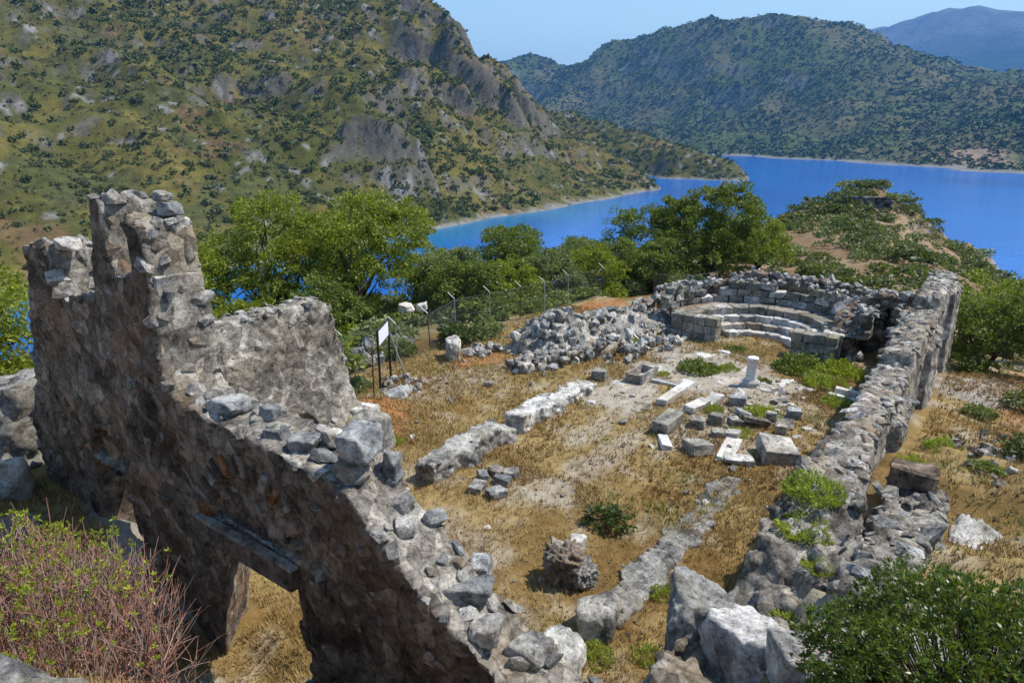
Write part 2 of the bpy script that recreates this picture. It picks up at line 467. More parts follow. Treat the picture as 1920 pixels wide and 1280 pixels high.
def soil_colour(X, Y, Z, N):
    p = xy(X, Y)
    n = fbm(p * 0.45, 4, 40); n2 = fbm(p * 1.7, 4, 44)
    dry = lerp3((0.160, 0.098, 0.033), (0.26, 0.185, 0.076), sstep(-0.35, 0.4, n + 0.5 * n2))
    c = lerp3(dry, (0.31, 0.255, 0.18), 0.75 * sstep(0.12, 0.5, n2 + 0.3 * n))                 # bare dusty soil
    for cx, cy, rx, ry, k in ((9.0, 8.0, 1.4, 1.2, .5), (16.5, 14.2, 2.2, 1.0, .5), (12.5, 10.9, 3.0, 0.5, .5), (7.2, 6.2, 1.2, 1.2, .45), (18.6, 9.2, 1.9, 1.4, .9), (14.2, 7.6, 2.4, 0.6, .55), (12.3, 7.7, 0.9, 0.9, .6), (22.5, 8.0, 2.6, 2.6, .85), (21.5, 5.6, 2.2, 1.6, .7), (18.5, 6.2, 2.2, 1.6, .6), (15.5, 8.6, 1.3, .5, .6), (24, 9.5, 1.6, 1.2, .6)):
        c = lerp3(c, (0.34, 0.30, 0.245), k * blob(X, Y, cx, cy, rx, ry, p))                   # pale gravel and broken floor
    for cx, cy, rx, ry, k in ((18.9, 15.2, 1.6, 1.2, .8), (12.8, 14.2, 1.0, 0.8, .9), (28.5, 15.5, 2.0, 1.0, .7), (12.0, 13.0, .7, .5, .8), (24.5, -1.0, 6, 2.0, .55)):
        c = lerp3(c, (0.30, 0.125, 0.045), k * blob(X, Y, cx, cy, rx, ry, p))                  # red earth
    out = (1 - sstep(5.0, 5.5, X) * sstep(1.2, 1.7, Y)) * (1 - sstep(26, 40, X))
    rock = sstep(0.05, 0.35, fbm(p * 0.55, 5, 60) + 0.25 * n2 + 0.12 * (1 - sstep(6, 14, X)))
    c = lerp3(c, (0.29, 0.275, 0.25), out * rock * 0.85)
    far = sstep(34, 60, X)
    hc = lerp3((0.17, 0.11, 0.06), (0.26, 0.19, 0.11), sstep(-0.3, 0.4, fbm(p * 0.16, 4, 70)))
    c = c * (1 - far[:, None]) + hc * far[:, None]
    steep = sstep(0.80, 0.62, N[:, 2]) * sstep(20, 40, np.hypot(X, Y))
    c = lerp3(c, (0.27, 0.26, 0.25), steep * 0.85)
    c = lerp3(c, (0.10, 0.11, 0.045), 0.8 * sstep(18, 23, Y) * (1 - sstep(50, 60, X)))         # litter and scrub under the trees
    return c * (1 + 0.22 * fbm(p * 6, 3, 77))[:, None]

GX = axis([(-40, -4, 1.5), (-4, 30, 0.15), (30, 45, 0.35), (45, 130, 1.0), (130, 290, 2.5)])
GY = axis([(-120, -30, 3.0), (-30, -6, 0.8), (-6, 19, 0.15), (19, 40, 0.5), (40, 150, 2.5)])
ground, GV, GF, GN = hterrain("island_ground", GX, GY, ground_z, soil_colour, M['ground'])

# ------------------------------------------------------------------ sea
# control points (x, y, z) of the mainland masses
MAIN = [(279, 267, -45.0), (362, 278, -45.0), (448, 276, -45.0), (533, 280, -45.0), (616, 290, -45.0), (214, 255, -45.0), (162, 257, -45.0), (120, 261, -45.0), (78, 262,
-45.0), (607, 458, 73.7), (613, 415, 26.2), (636, 368, 1.8), (637, 325, -17.4), (623, 297, -37.2), (597, 495, 107.3), (594, 521, 121.3), (590, 570, 143.8), (594, 622,
172.1), (536, 723, 232.6), (416, 775, 224.8), (292, 777, 176.7), (186, 737, 142.9), (276, 342, -7.2), (368, 449, 47.0), (447, 539, 104.8), (320, 472, 19.3), (374, 544,
63.9), (225, 361, -9.0), (238, 428, 17.4), (252, 511, 53.3), (159, 312, -31.1), (360, 647, 121.1), (158, 395, -4.9), (215, 517, 41.2), (225, 620, 100.1), (101, 319,
-25.8), (143, 427, 8.0), (78, 372, -2.1), (121, 526, 50.1), (356, 307, -33.0), (394, 339, -6.9), (450, 381, 16.3), (517, 442, 55.1), (301, 307, -25.9), (313, 317, -4.6),
(378, 386, 15.5), (432, 458, 55.3), (463, 315, -32.6), (529, 361, -5.7), (547, 404, 31.9), (477, 363, 3.7), (554, 320, -28.8), (758, 572, 10.0), (770, 521, -20.0), (779,
451, -40.0), (749, 357, -60.0), (752, 660, 60.0), (759, 796, 120.0), (677, 930, 160.0), (480, 990, 150.0), (223, 923, 120.0), (251, 240, -56.0), (326, 250, -56.0), (403,
248, -56.0), (479, 252, -56.0), (554, 261, -56.0), (193, 230, -56.0), (146, 232, -56.0), (108, 235, -56.0), (70, 236, -56.0)]
PROM = [(839, 386, -45.0), (818, 323, -45.0), (812, 282, -45.0), (837, 263, -45.0), (977, 606, 38.7), (964, 531, 21.9), (945, 459, 5.8), (917, 374, -9.2), (885, 317,
-23.1), (860, 281, -34.2), (847, 372, -24.4), (846, 322, -31.0), (858, 431, -19.1), (909, 526, 0.6), (1190, 737, -30.0), (1169, 568, -50.0), (1111, 454, -60.0), (997,
330, -65.0), (862, 260, -60.0), (708, 328, -60.0), (724, 290, -60.0), (762, 244, -62.0)]
FAR = [(1742, 598, -45.0), (1611, 457, -45.0), (1547, 332, -45.0), (1409, 222, -45.0), (1332, 123, -45.0), (1219, 58, -45.0), (1179, -1, -45.0), (1134, -94, -45.0),
(2504, 2300, 334.1), (2634, 1987, 322.1), (2697, 1814, 297.6), (2736, 1660, 285.9), (2731, 1466, 335.3), (2734, 1236, 398.6), (2756, 1053, 418.2), (2770, 858, 415.9),
(2766, 688, 388.5), (2741, 574, 342.6), (2670, 402, 234.5), (2580, 324, 184.9), (2442, 195, 139.1), (2300, 40, 110.6), (2192, -190, 100.8), (2346, 707, 168.9), (1966,
581, 35.3), (2158, 1051, 58.0), (2441, 1032, 187.5), (2109, 785, 84.1), (2246, 494, 140.2), (1818, 343, 31.7), (1835, 238, 42.4), (1548, 69, 8.0), (2335, 1355, 102.4),
(2395, 1635, 130.0), (1948, 97, 65.4), (1788, 643, -18.0), (1746, 437, -21.8), (3083, 2852, 100.0), (3548, 2054, 60.0), (3837, 1129, 80.0), (3676, 424, 60.0), (3299, -95,
80.0), (1418, 490, -60.0), (1234, 200, -60.0), (1050, 7, -60.0), (1471, 852, -60.0), (1468, 1358, -50.0), (1652, 1127, -30.0)]
MOUNT = [(8541, 2838, 778.5), (8603, 2280, 947.5), (8608, 1830, 1076.7), (8595, 1348, 1103.4), (8528, 1109, 1159.2), (8549, 931, 1184.4), (8481, 571, 1156.1), (8396, 268,
1085.4), (8297, -235, 1031.4), (7928, -1071, 758.0), (7527, 1050, 655.4), (7671, 668, 776.7), (7296, 242, 591.5), (7651, 1515, 644.1), (6779, 540, 371.8), (6299, 103,
260.6), (6809, 1119, 394.7), (6564, -691, 349.0), (10466, 3384, 300.0), (10972, 780, 600.0), (10375, -1613, 300.0), (6962, 2790, 100.0), (5818, 1468, 0.0), (4987, 354,
0.0), (4470, -519, 0.0), (5892, -1134, 200.0)]
t_main, t_prom, t_far, t_mount = TPS(MAIN, 8.0, -1.0), TPS(PROM, 8.0), TPS(FAR, 30.0), TPS(MOUNT, 100.0)

# rock bands: x, y, uphill direction, half width, height
CLIFFS = [(313, 322, 0.6, 0.8, 34, 17), (520, 410, 0.75, 0.66, 45, 26), (575, 420, 0.85, 0.5, 40, 24), (455, 400, 0.6, 0.8, 40, 15), (250, 440, 0.35, 0.94, 26, 8), (335, 480, 0.5, 0.86, 34, 9), (560, 500, 0.8, 0.6, 45, 20), (500, 460, 0.7, 0.7, 40, 16)]
def main_z(x, y):
    p = xy(x, y); b = t_main(x, y)
    up = sstep(-44, -5, b)
    z = b + up * (ridged(p / 120, 5, 90) * 24 - 9 + fbm(p / 30, 4, 95) * 4.5) + fbm(p / 9, 3, 97) * 1.0 * sstep(-47, -38, b)
    for cx, cy, ux, uy, wd, hh in CLIFFS:
        s1 = (x - cx) * ux + (y - cy) * uy; s2 = -(x - cx) * uy + (y - cy) * ux
        s1 = s1 + 7 * fbm(p / 16, 3, 105)
        z = z + hh * sstep(-5, 4, s1) * (1 - sstep(14, 75, s1)) * (1 - sstep(wd * 0.5, wd, np.abs(s2)))
    cl = sstep(0.1, 0.5, fbm(p / 60, 3, 101)) * up                                # broken rock steps
    return z + cl * (np.abs(((z / 14) % 1) - 0.5) * 9 - 2)

def prom_z(x, y):
    p = xy(x, y); b = t_prom(x, y); up = sstep(-46, -25, b)
    return b + up * (ridged(p / 70, 4, 110) * 9 - 3) + fbm(p / 14, 3, 112) * 1.5

def far_z(x, y):
    p = xy(x, y); b = t_far(x, y); up = sstep(-46, 40, b)
    return b + up * (ridged(p / 420, 4, 120) * 80 - 24) + fbm(p / 60, 3, 125) * 4

def mount_z(x, y):
    p = xy(x, y)
    return t_mount(x, y) + ridged(p / 1300, 5, 130) * 130 - 40

def scrub_colour(X, Y, Z, N):
    p = xy(X, Y)
    n = fbm(p / 45, 5, 140); n2 = fbm(p / 10, 4, 144)
    c = lerp3((0.086, 0.086, 0.017), (0.160, 0.136, 0.033), sstep(-0.4, 0.4, n + 0.6 * n2))
    c = lerp3(c, (0.085, 0.092, 0.030), 0.8 * sstep(0.05, 0.45, fbm(p / 22, 4, 150)))
    c = lerp3(c, (0.20, 0.115, 0.06), 0.6 * sstep(0.25, 0.5, fbm(p / 26, 4, 152)))
    rock = sstep(0.70, 0.60, N[:, 2] + 0.26 * n2) + 0.22 * sstep(0.22, 0.5, fbm(p / 26, 5, 155) - 0.1)
    c = lerp3(c, (0.16, 0.142, 0.118), np.clip(rock, 0, 1) * 0.8)
    c = lerp3(c, (0.27, 0.255, 0.235), 0.9 * (1 - sstep(SEA + 0.3, SEA + 2.6 + 5 * n2, Z)))
    return c * (0.72 + 0.2 * fbm(p / 4, 3, 157))[:, None]

def wood_colour(X, Y, Z, N):
    p = xy(X, Y)
    c = lerp3((0.065, 0.082, 0.024), (0.105, 0.098, 0.042), sstep(-0.2, 0.5, fbm(p / 130, 4, 160)))
    c = lerp3(c, (0.24, 0.21, 0.18), 0.6 * sstep(0.78, 0.62, N[:, 2]))
    c = lerp3(c, (0.30, 0.21, 0.15), 0.8 * blob(X, Y, 1330, 75, 120, 60, p / 60))
    return lerp3(c, (0.20, 0.19, 0.175), 1 - sstep(SEA + 1, SEA + 6, Z))

def mount_colour(X, Y, Z, N):
    p = xy(X, Y)
    c = lerp3((0.035, 0.05, 0.04), (0.12, 0.125, 0.125), sstep(450, 950, Z + 350 * fbm(p / 700, 5, 170)))
    return c

hill, HV, HF, HN = hterrain("mainland_hill", np.arange(30, 850, 3.0), np.arange(225, 960, 3.0), main_z, scrub_colour, M['hill'])
prom, PV, PF, PN = hterrain("mainland_promontory", np.arange(690, 1220, 5.0), np.arange(235, 760, 5.0), prom_z, scrub_colour, M['hill'])
farh, FV, FF, FN = hterrain("wooded_hill", np.arange(1040, 3900, 16.0), np.arange(-420, 2900, 16.0), far_z, wood_colour, M['wood_floor'])
mount, MV, MF, MN = hterrain("far_mountain", np.arange(4400, 11200, 60.0), np.arange(-2600, 3600, 60.0), mount_z, mount_colour, M['mountain'])

# sea: colour follows the depth of the bed near the mainland shore
sx = axis([(-9000, -200, 800), (-200, 40, 40), (40, 860, 8), (860, 1400, 20), (1400, 3000, 100), (3000, 12001, 900)])
sy = axis([(-9000, -200, 800), (-200, 120, 20), (120, 420, 6), (420, 1000, 40), (1000, 3000, 200), (3000, 9001, 900)])
X, Y = np.meshgrid(sx, sy, indexing='ij'); X = X.ravel(); Y = Y.ravel()
near = (X > -50) & (X < 900) & (Y > 60) & (Y < 700)
bed = np.full(len(X), -80.0); bed[near] = t_main(X[near], Y[near])
p = xy(X, Y)
sh = sstep(-76, -46, bed + 7 * fbm(p / 30, 3, 180)) * (1 - sstep(380, 620, X))
deep = lerp3((0.002, 0.082, 0.33), (0.003, 0.112, 0.415), sstep(-0.3, 0.4, fbm(p / 160, 3, 181)))
sc = lerp3(deep, (0.008, 0.19, 0.27), sh * 0.55)
s = NT('sea_water'); a = s.n("Attribute", attribute_name="Col").outputs["Color"]; c = s.coord("Object")
mp = s.n("Mapping"); mp.inputs["Scale"].default_value = (1.0, 0.55, 1.0); mp.inputs["Rotation"].default_value = (0, 0, 0.5); s.l(c, mp.inputs["Vector"])
nb = s.bump(s.noise(mp.outputs[0], 0.22, 6, 0.6), 0.5, 0.5); nb = s.bump(s.noise(mp.outputs[0], 0.02, 3, 0.5), 1.0, 0.3, nb)
M['sea'] = s.done(a, 0.16, 0.25, nb)
sea = structure(obj("sea", mk("sea", np.stack([X, Y, np.full(len(X), SEA)], 1), grid_faces(len(sx), len(sy)), True, sc), M['sea']))

# ------------------------------------------------------------------ foliage shapes
def leaves(C, size, seed, aspect=0.5, up=0.0, dirs=None, jitter=0.35):
    """one diamond-shaped leaf per centre"""
    r = np.random.RandomState(seed); n = len(C)
    d = r.normal(size=(n, 3)) if dirs is None else dirs + r.normal(size=(n, 3)) * jitter
    d /= np.linalg.norm(d, axis=1)[:, None] + 1e-9
    q = r.normal(size=(n, 3)); q[:, 2] += up
    sd_ = np.cross(d, q); sd_ /= np.linalg.norm(sd_, axis=1)[:, None] + 1e-9
    L = (size * r.uniform(0.65, 1.35, n))[:, None]
    V = np.stack([C - d * L * 0.5, C + sd_ * L * aspect * 0.5, C + d * L * 0.5, C - sd_ * L * aspect * 0.5], 1).reshape(-1, 3)
    return V, np.arange(4 * n).reshape(n, 4)

def sphere_dirs(r, n, zmin=-1.0):
    z = r.uniform(zmin, 1, n); a = r.uniform(0, 2 * math.pi, n); q = np.sqrt(1 - z * z)
    return np.stack([q * np.cos(a), q * np.sin(a), z], 1)

def clumps(lobes, nclump, per, crad, seed, zmin=-0.5, shell=(0.72, 1.03)):
    """leaf positions in many small clumps spread over the outside of a set of ellipsoids"""
    r = np.random.RandomState(seed); L = np.array(lobes, float)
    w = (L[:, 3] * L[:, 4] * L[:, 5]) ** 0.67; w /= w.sum()
    k = r.choice(len(L), nclump, p=w)
    d = sphere_dirs(r, nclump, zmin); rad = r.uniform(shell[0], shell[1], nclump)
    cc = L[k, :3] + d * L[k, 3:6] * rad[:, None]
    keep = np.ones(nclump, bool)
    for j in range(len(L)):
        q = np.sqrt((((cc - L[j, :3]) / L[j, 3:6]) ** 2).sum(1)); keep &= ~((q < 0.6) & (k != j))
    cc = cc[keep]; d = d[keep]
    m = len(cc)
    sz = crad * r.uniform(0.6, 1.4, m)
    a = sphere_dirs(r, m * per, -0.6) * (r.uniform(0.25, 1, m * per) ** 0.6)[:, None]
    C = np.repeat(cc, per, 0) + a * np.repeat(sz, per)[:, None] * np.array([1, 1, 0.8])
    out = a + np.repeat(d, per, 0) * 0.6
    return C, out, cc

def shrub_mesh(name, seed, ncl, per, crad, leaf, mat, squash=0.75, lob=5):
    r = np.random.RandomState(seed)
    lobes = [(0, 0, 0.42 * squash, 0.62, 0.62, 0.55 * squash)]
    for i in range(lob):
        a = r.uniform(0, 6.28); q = r.uniform(0.3, 0.55); s_ = r.uniform(0.3, 0.5)
        lobes.append((q * math.cos(a), q * math.sin(a), r.uniform(0.2, 0.62) * squash, s_, s_, s_ * 0.9))
    C, D, cc = clumps(lobes, ncl, per, crad, seed, -0.75, (0.6, 1.0))
    C[:, 2] = np.maximum(C[:, 2], 0.0)
    V, F = leaves(C, leaf, seed + 1, 0.55, 0.3, D, 0.9)
    me = mk(name, V, F, False); me.materials.append(mat)
    return me

# ------------------------------------------------------------------ scrub on the far slopes
far_shrubs = [shrub_mesh("hillside_shrub_mesh", 300 + i, 26, 9, 0.26, 0.34, M['far_leaf'] if i < 3 else M['far_leaf_pale'], 0.85, 4) for i in range(5)]

def scatter(n, lo, hi, zf, dens, seed):
    r = np.random.RandomState(seed)
    q = r.uniform(lo, hi, (n, 2)); x, y = q[:, 0], q[:, 1]
    z = zf(x, y)
    keep = (r.uniform(0, 1, n) < dens(x, y, z)) & (z > SEA + 3)
    return np.stack([x[keep], y[keep], z[keep]], 1)

def scrub_density(x, y, z):
    p = xy(x, y)
    g = sstep(-0.35, 0.45, fbm(p / 80, 4, 200) + 0.5 * fbm(p / 20, 3, 203))
    right = sstep(200, 330, x)
    return np.clip(0.06 + 0.38 * g * (0.5 + right) + 0.30 * g * sstep(-25, -44, z) * right, 0, 1)

hs = scatter(36000, (40, 230), (800, 900), main_z, scrub_density, 5)
hs = hs[np.argsort(np.hypot(hs[:, 0], hs[:, 1]))]
# keep those whose side of the hill faces the church
def proj(P):
    h = R(36); pch = R(16.82)
    f = P[:, 0] * math.cos(h) + P[:, 1] * math.sin(h); rr = P[:, 0] * math.sin(h) - P[:, 1] * math.cos(h)
    dz = P[:, 2] - 8.0
    dep = f * math.cos(pch) - dz * math.sin(pch); up = f * math.sin(pch) + dz * math.cos(pch)
    return rr / dep * 1290, up / dep * 1290
u_, v_ = proj(hs)
inview = (np.abs(u_) < 1000) & (v_ < 660)
hs = hs[inview]
r = np.random.RandomState(7)
big = r.uniform(0, 1, len(hs)) < 0.5
sizes = r.uniform(1.4, 2.8, len(hs)) * np.where(big, 1.35, 0.8)
rank = np.argsort(-sizes / np.hypot(hs[:, 0], hs[:, 1])); u_, v_ = proj(hs)
vis = [k for k in rank if v_[k] > 130 or u_[k] > -200 or r.rand() < 0.5]
single = set(vis[:300])
for n_, k in enumerate(vis[:300]):
    o = obj("hillside_shrub", far_shrubs[k % 5], None, None, tuple(hs[k] - [0, 0, 0.3]), (0, 0, r.uniform(0, 6.28)), (sizes[k] * r.uniform(0.85, 1.3), sizes[k], sizes[k] * r.uniform(0.8, 1.15)))
    tag(o, f"{'large' if sizes[k] > 3.0 else 'smaller'} {'pale green' if k % 5 > 2 else 'dark green'} hillside shrub across the channel, {'low by the shore' if hs[k][2] < -25 else 'halfway up' if hs[k][2] < 20 else 'high up'}, {'left' if u_[k] < -640 else 'middle' if u_[k] < -260 else 'right'} slope", "shrub", "shrubs dotted over the hillside across the water")

def instance_mesh(name, protos, pos, sc, seed, zs=1.0):
    """many copies of small shapes written into one mesh"""
    r = np.random.RandomState(seed); VV, FF, o = [], [], 0
    which = r.randint(0, len(protos), len(pos)); ang = r.uniform(0, 6.28, len(pos))
    for k, (V, F) in enumerate(protos):
        i = np.where(which == k)[0]
        if len(i) == 0: continue
        c, s_ = np.cos(ang[i]), np.sin(ang[i])
        X = (V[None, :, 0] * c[:, None] - V[None, :, 1] * s_[:, None]) * sc[i, None]
        Y = (V[None, :, 0] * s_[:, None] + V[None, :, 1] * c[:, None]) * sc[i, None]
        Z = np.broadcast_to(V[None, :, 2], X.shape) * sc[i, None] * zs
        A = np.stack([X + pos[i, 0:1], Y + pos[i, 1:2], Z + pos[i, 2:3]], 2).reshape(-1, 3)
        VV.append(A); FF.append((F[None] + (np.arange(len(i)) * len(V))[:, None, None]).reshape(-1, F.shape[1]) + o); o += len(A)
    return np.concatenate(VV), np.concatenate(FF)

def small_shrub(seed, n, leaf):
    r = np.random.RandomState(seed)
    d = sphere_dirs(r, n, -0.2); C = d * r.uniform(0.5, 1.0, n)[:, None] * np.array([1, 1, 0.85]) + np.array([0, 0, 0.35])
    return leaves(C, leaf, seed, 0.7, 0.2, d, 1.2)

rest = np.array([k for k in range(len(hs)) if k not in single])
V, F = instance_mesh("x", [small_shrub(400 + i, 26, 0.78) for i in range(4)], hs[rest] - [0, 0, 0.2], sizes[rest], 9)
o = obj("hillside_scrub", mk("hillside_scrub", V, F, False), M['far_leaf']); o["kind"] = "stuff"; o["label"] = "low dark scrub covering the hillside across the channel"; o["category"] = "scrub"
# low tussocks between the shrubs
tu = scatter(52000, (60, 235), (760, 800), main_z, lambda x, y, z: 0.30 + 0.45 * sstep(-0.2, 0.3, fbm(xy(x, y) / 35, 4, 209)), 15)
u_, v_ = proj(tu); tu = tu[(np.abs(u_) < 980) & (v_ < 650)]
V, F = instance_mesh("x", [small_shrub(420 + i, 7, 1.0) for i in range(4)], tu, r.uniform(0.45, 1.25, len(tu)), 19)
o = obj("hillside_tussocks", mk("hillside_tussocks", V, F, False), leaf_mat('tussock', (0.042, 0.048, 0.014), (0.125, 0.108, 0.036), None, 0.1, 0.8, 0.03)); o["kind"] = "stuff"; o["label"] = "dry yellow-brown tussocks covering the hillside across the channel"; o["category"] = "tussocks"

ps = scatter(2600, (700, 240), (1000, 640), prom_z, lambda x, y, z: 0.75 + 0 * x, 25)
V, F = instance_mesh("x", [small_shrub(440 + i, 16, 0.9) for i in range(4)], ps, r.uniform(1.6, 3.6, len(ps)), 29)
o = obj("promontory_scrub", mk("promontory_scrub", V, F, False), M['far_leaf']); o["kind"] = "stuff"; o["label"] = "dark scrub on the low promontory across the channel"; o["category"] = "scrub"

def wood_density(x, y, z):
    return 0.42 + 0.58 * sstep(-0.25, 0.15, fbm(xy(x, y) / 110, 4, 220))
ws = scatter(76000, (1150, -350), (2900, 2300), far_z, wood_density, 35)
u_, v_ = proj(ws); ws = ws[(np.abs(u_) < 985) & (v_ < 640) & (u_ > -60)]
V, F = instance_mesh("x", [small_shrub(460 + i, 7, 1.2) for i in range(5)], ws, r.uniform(2.2, 4.4, len(ws)) * np.where(r.rand(len(ws)) < 0.2, 1.7, 1.0), 39, 0.7)
o = obj("far_wood", mk("far_wood", V, F, False), M['far_wood']); o["kind"] = "stuff"; o["label"] = "pine wood covering the far hill beyond the bay"; o["category"] = "wood"

# ------------------------------------------------------------------ haze
V, F = box((-9500, -9500, SEA - 90), (12500, 9500, 1500))
haze = obj("haze", mk("haze", V, F, False)); haze["kind"] = "stuff"
hm = bpy.data.materials.new("sea_haze"); hm.use_nodes = True; hn = hm.node_tree.nodes
hn.remove(hn["Principled BSDF"]); pv = hn.new("ShaderNodeVolumePrincipled")
pv.inputs["Color"].default_value = (0.11, 0.42, 1.0, 1); pv.inputs["Density"].default_value = 0.00008; pv.inputs["Anisotropy"].default_value = 0.0
hm.node_tree.links.new(pv.outputs[0], hn["Material Output"].inputs["Volume"]); haze.data.materials.append(hm)

# ------------------------------------------------------------------ stones
def hull_rock(name, seed, npts=15, flat=1.0, boxy=0.5):
    r = np.random.RandomState(seed)
    bm = bmesh.new()
    q = r.normal(size=(npts, 3)); q /= np.linalg.norm(q, axis=1)[:, None]
    m = np.abs(q).max(1)[:, None]
    q = q * (1 - boxy) + (q / m) * boxy * 0.85
    q *= r.uniform(0.82, 1.0, npts)[:, None] * np.array([0.5, 0.5, 0.5 * flat])
    for p in q: bm.verts.new(p)
    res = bmesh.ops.convex_hull(bm, input=bm.verts)
    junk = list({e for e in res.get('geom_interior', []) + res.get('geom_unused', []) if isinstance(e, bmesh.types.BMVert)})
    if junk: bmesh.ops.delete(bm, geom=junk, context='VERTS')
    me = bpy.data.meshes.new(name); bm.to_mesh(me); bm.free()
    return me

STONES = [hull_rock("stone_mesh", 500 + i, 14 + i % 4, 1.0, 0.35 + 0.05 * i) for i in range(8)]
FLATS = [hull_rock("flat_stone_mesh", 520 + i, 16, 0.55, 0.7) for i in range(6)]
def variant(meshes, mat):
    out = []
    for m in meshes:
        c = m.copy(); c.materials.clear(); c.materials.append(mat); out.append(c)
    return out
SV = {k: variant(STONES, M[k]) for k in ('lime', 'lime_blue', 'lime_warm', 'white_rock', 'marble', 'brick', 'ashlar', 'wall_stone')}
FVR = {k: variant(FLATS, M[k]) for k in ('lime', 'lime_blue', 'lime_warm', 'white_rock', 'marble', 'brick', 'ashlar', 'wall_stone')}

def boulder(name, seed, size, mat, parent=None, loc=(0, 0, 0), rot=(0, 0, 0), sub=4, planes=11, amp=0.07, fscale=1.6):
    """a faceted, weathered boulder"""
    r = np.random.RandomState(seed); bm = bmesh.new()
    bmesh.ops.create_icosphere(bm, subdivisions=sub, radius=1.0)
    V = np.array([v.co[:] for v in bm.verts]); d = V / np.linalg.norm(V, axis=1)[:, None]
    n = r.normal(size=(planes, 3)); n /= np.linalg.norm(n, axis=1)[:, None]; h = r.uniform(0.78, 1.0, planes)
    ax_ = np.concatenate([np.eye(3), -np.eye(3)]) + r.normal(size=(6, 3)) * 0.16; ax_ /= np.linalg.norm(ax_, axis=1)[:, None]
    n = np.concatenate([n, ax_]); h = np.concatenate([h, r.uniform(0.66, 0.82, 6)])
    q = d @ n.T; rad = np.min(np.where(q > 0.15, h[None] / np.maximum(q, 0.15), 1.25), 1)
    W = d * np.minimum(rad, 1.25)[:, None] * np.array(size) * 0.62
    s0 = fscale / max(size)
    W = W + d * (fbm(W * s0 * 3 + seed, 5, seed)[:, None] * amp * max(size) + (ridged(W * s0 * 6 + seed, 4, seed + 5)[:, None] - 0.3) * amp * 0.6 * max(size))
    for v, c in zip(bm.verts, W): v.co = c
    for f in bm.faces: f.smooth = True
    me = bpy.data.meshes.new(name + "_mesh"); bm.to_mesh(me); bm.free()
    return obj(name, me, mat, parent, loc, rot)

def block_mesh(name, size, seed, bev=0.03, amp=0.015, cut=1):
    """a cut stone: bevelled, slightly uneven box; origin at the middle of its base"""
    r = np.random.RandomState(seed); bm = bmesh.new()
    bmesh.ops.create_cube(bm, size=1.0)
    for v in bm.verts:
        v.co = Vector((v.co.x * size[0], v.co.y * size[1], (v.co.z + 0.5) * size[2])) + Vector(r.normal(size=3) * amp * 1.2)
    bmesh.ops.bevel(bm, geom=list(bm.edges), offset=bev, segments=1, affect='EDGES', clamp_overlap=True)
    if cut:
        bmesh.ops.subdivide_edges(bm, edges=[e for e in bm.edges if e.calc_length() > 0.25], cuts=cut, use_grid_fill=True)
    for v in bm.verts: v.co += Vector(r.normal(size=3) * amp * 0.6)
    me = bpy.data.meshes.new(name); bm.to_mesh(me); bm.free()
    return me

def stud(parent, V, N, mask, n, size, seed, kinds, flat=True, proud=0.25, name="stone", mind=0.7, base=(0, 0, 0), squash=1.0, level=False):
    """set single stones into the surface of a masonry body"""
    r = np.random.RandomState(seed); idx = np.where(mask)[0]
    if len(idx) == 0: return
    r.shuffle(idx); pts = []; rad = []; k = 0
    P = np.zeros((0, 3)); Q = np.zeros(0)
    for i in idx:
        if k >= n: break
        s_ = r.uniform(*size) if r.rand() < 0.75 else size[0] + (size[1] - size[0]) * r.uniform(0.7, 1.35)
        p = V[i]
        if k and (np.sqrt(((P - p) ** 2).sum(1)) < mind * 0.5 * (Q + s_)).any(): continue
        P = np.concatenate([P, p[None]]); Q = np.append(Q, s_)
        nrm = Vector(N[i]); nrm += Vector(r.normal(size=3) * (0.04 if level else 0.12)); nrm.normalize()
        q = nrm.to_track_quat('Z', 'Y'); spin = r.normal() * 0.15 if level else r.uniform(0, 6.28)
        mt = kinds[r.randint(len(kinds))]
        lib = (FVR if flat else SV)[mt]
        rot = (q.to_matrix() @ Matrix.Rotation(spin, 3, 'Z')).to_euler()
        sc = (s_ * r.uniform(0.8, 1.35), s_ * r.uniform(0.65, 1.0), s_ * r.uniform(0.7, 1.0) * squash)
        th = sc[2] * (0.28 if flat else 0.5)
        c = p + np.array(nrm) * (th * (2 * proud - 1))
        obj(name, lib[r.randint(len(lib))], None, parent, tuple(c - np.array(base)), rot, sc); k += 1

def masonry_rough(seed, a1=0.10, a2=0.05, cell=0.0, csc=3.2):
    def f(P):
        v = fbm(P * 1.3, 4, seed) * a1 + fbm(P * 5.0, 3, seed + 9) * a2
        if cell:
            f1, f2 = worley(P * csc, seed + 20)
            v = v + cell * (0.5 - np.clip((f2 - f1) * 3.0, 0, 1))
        return v
    return f

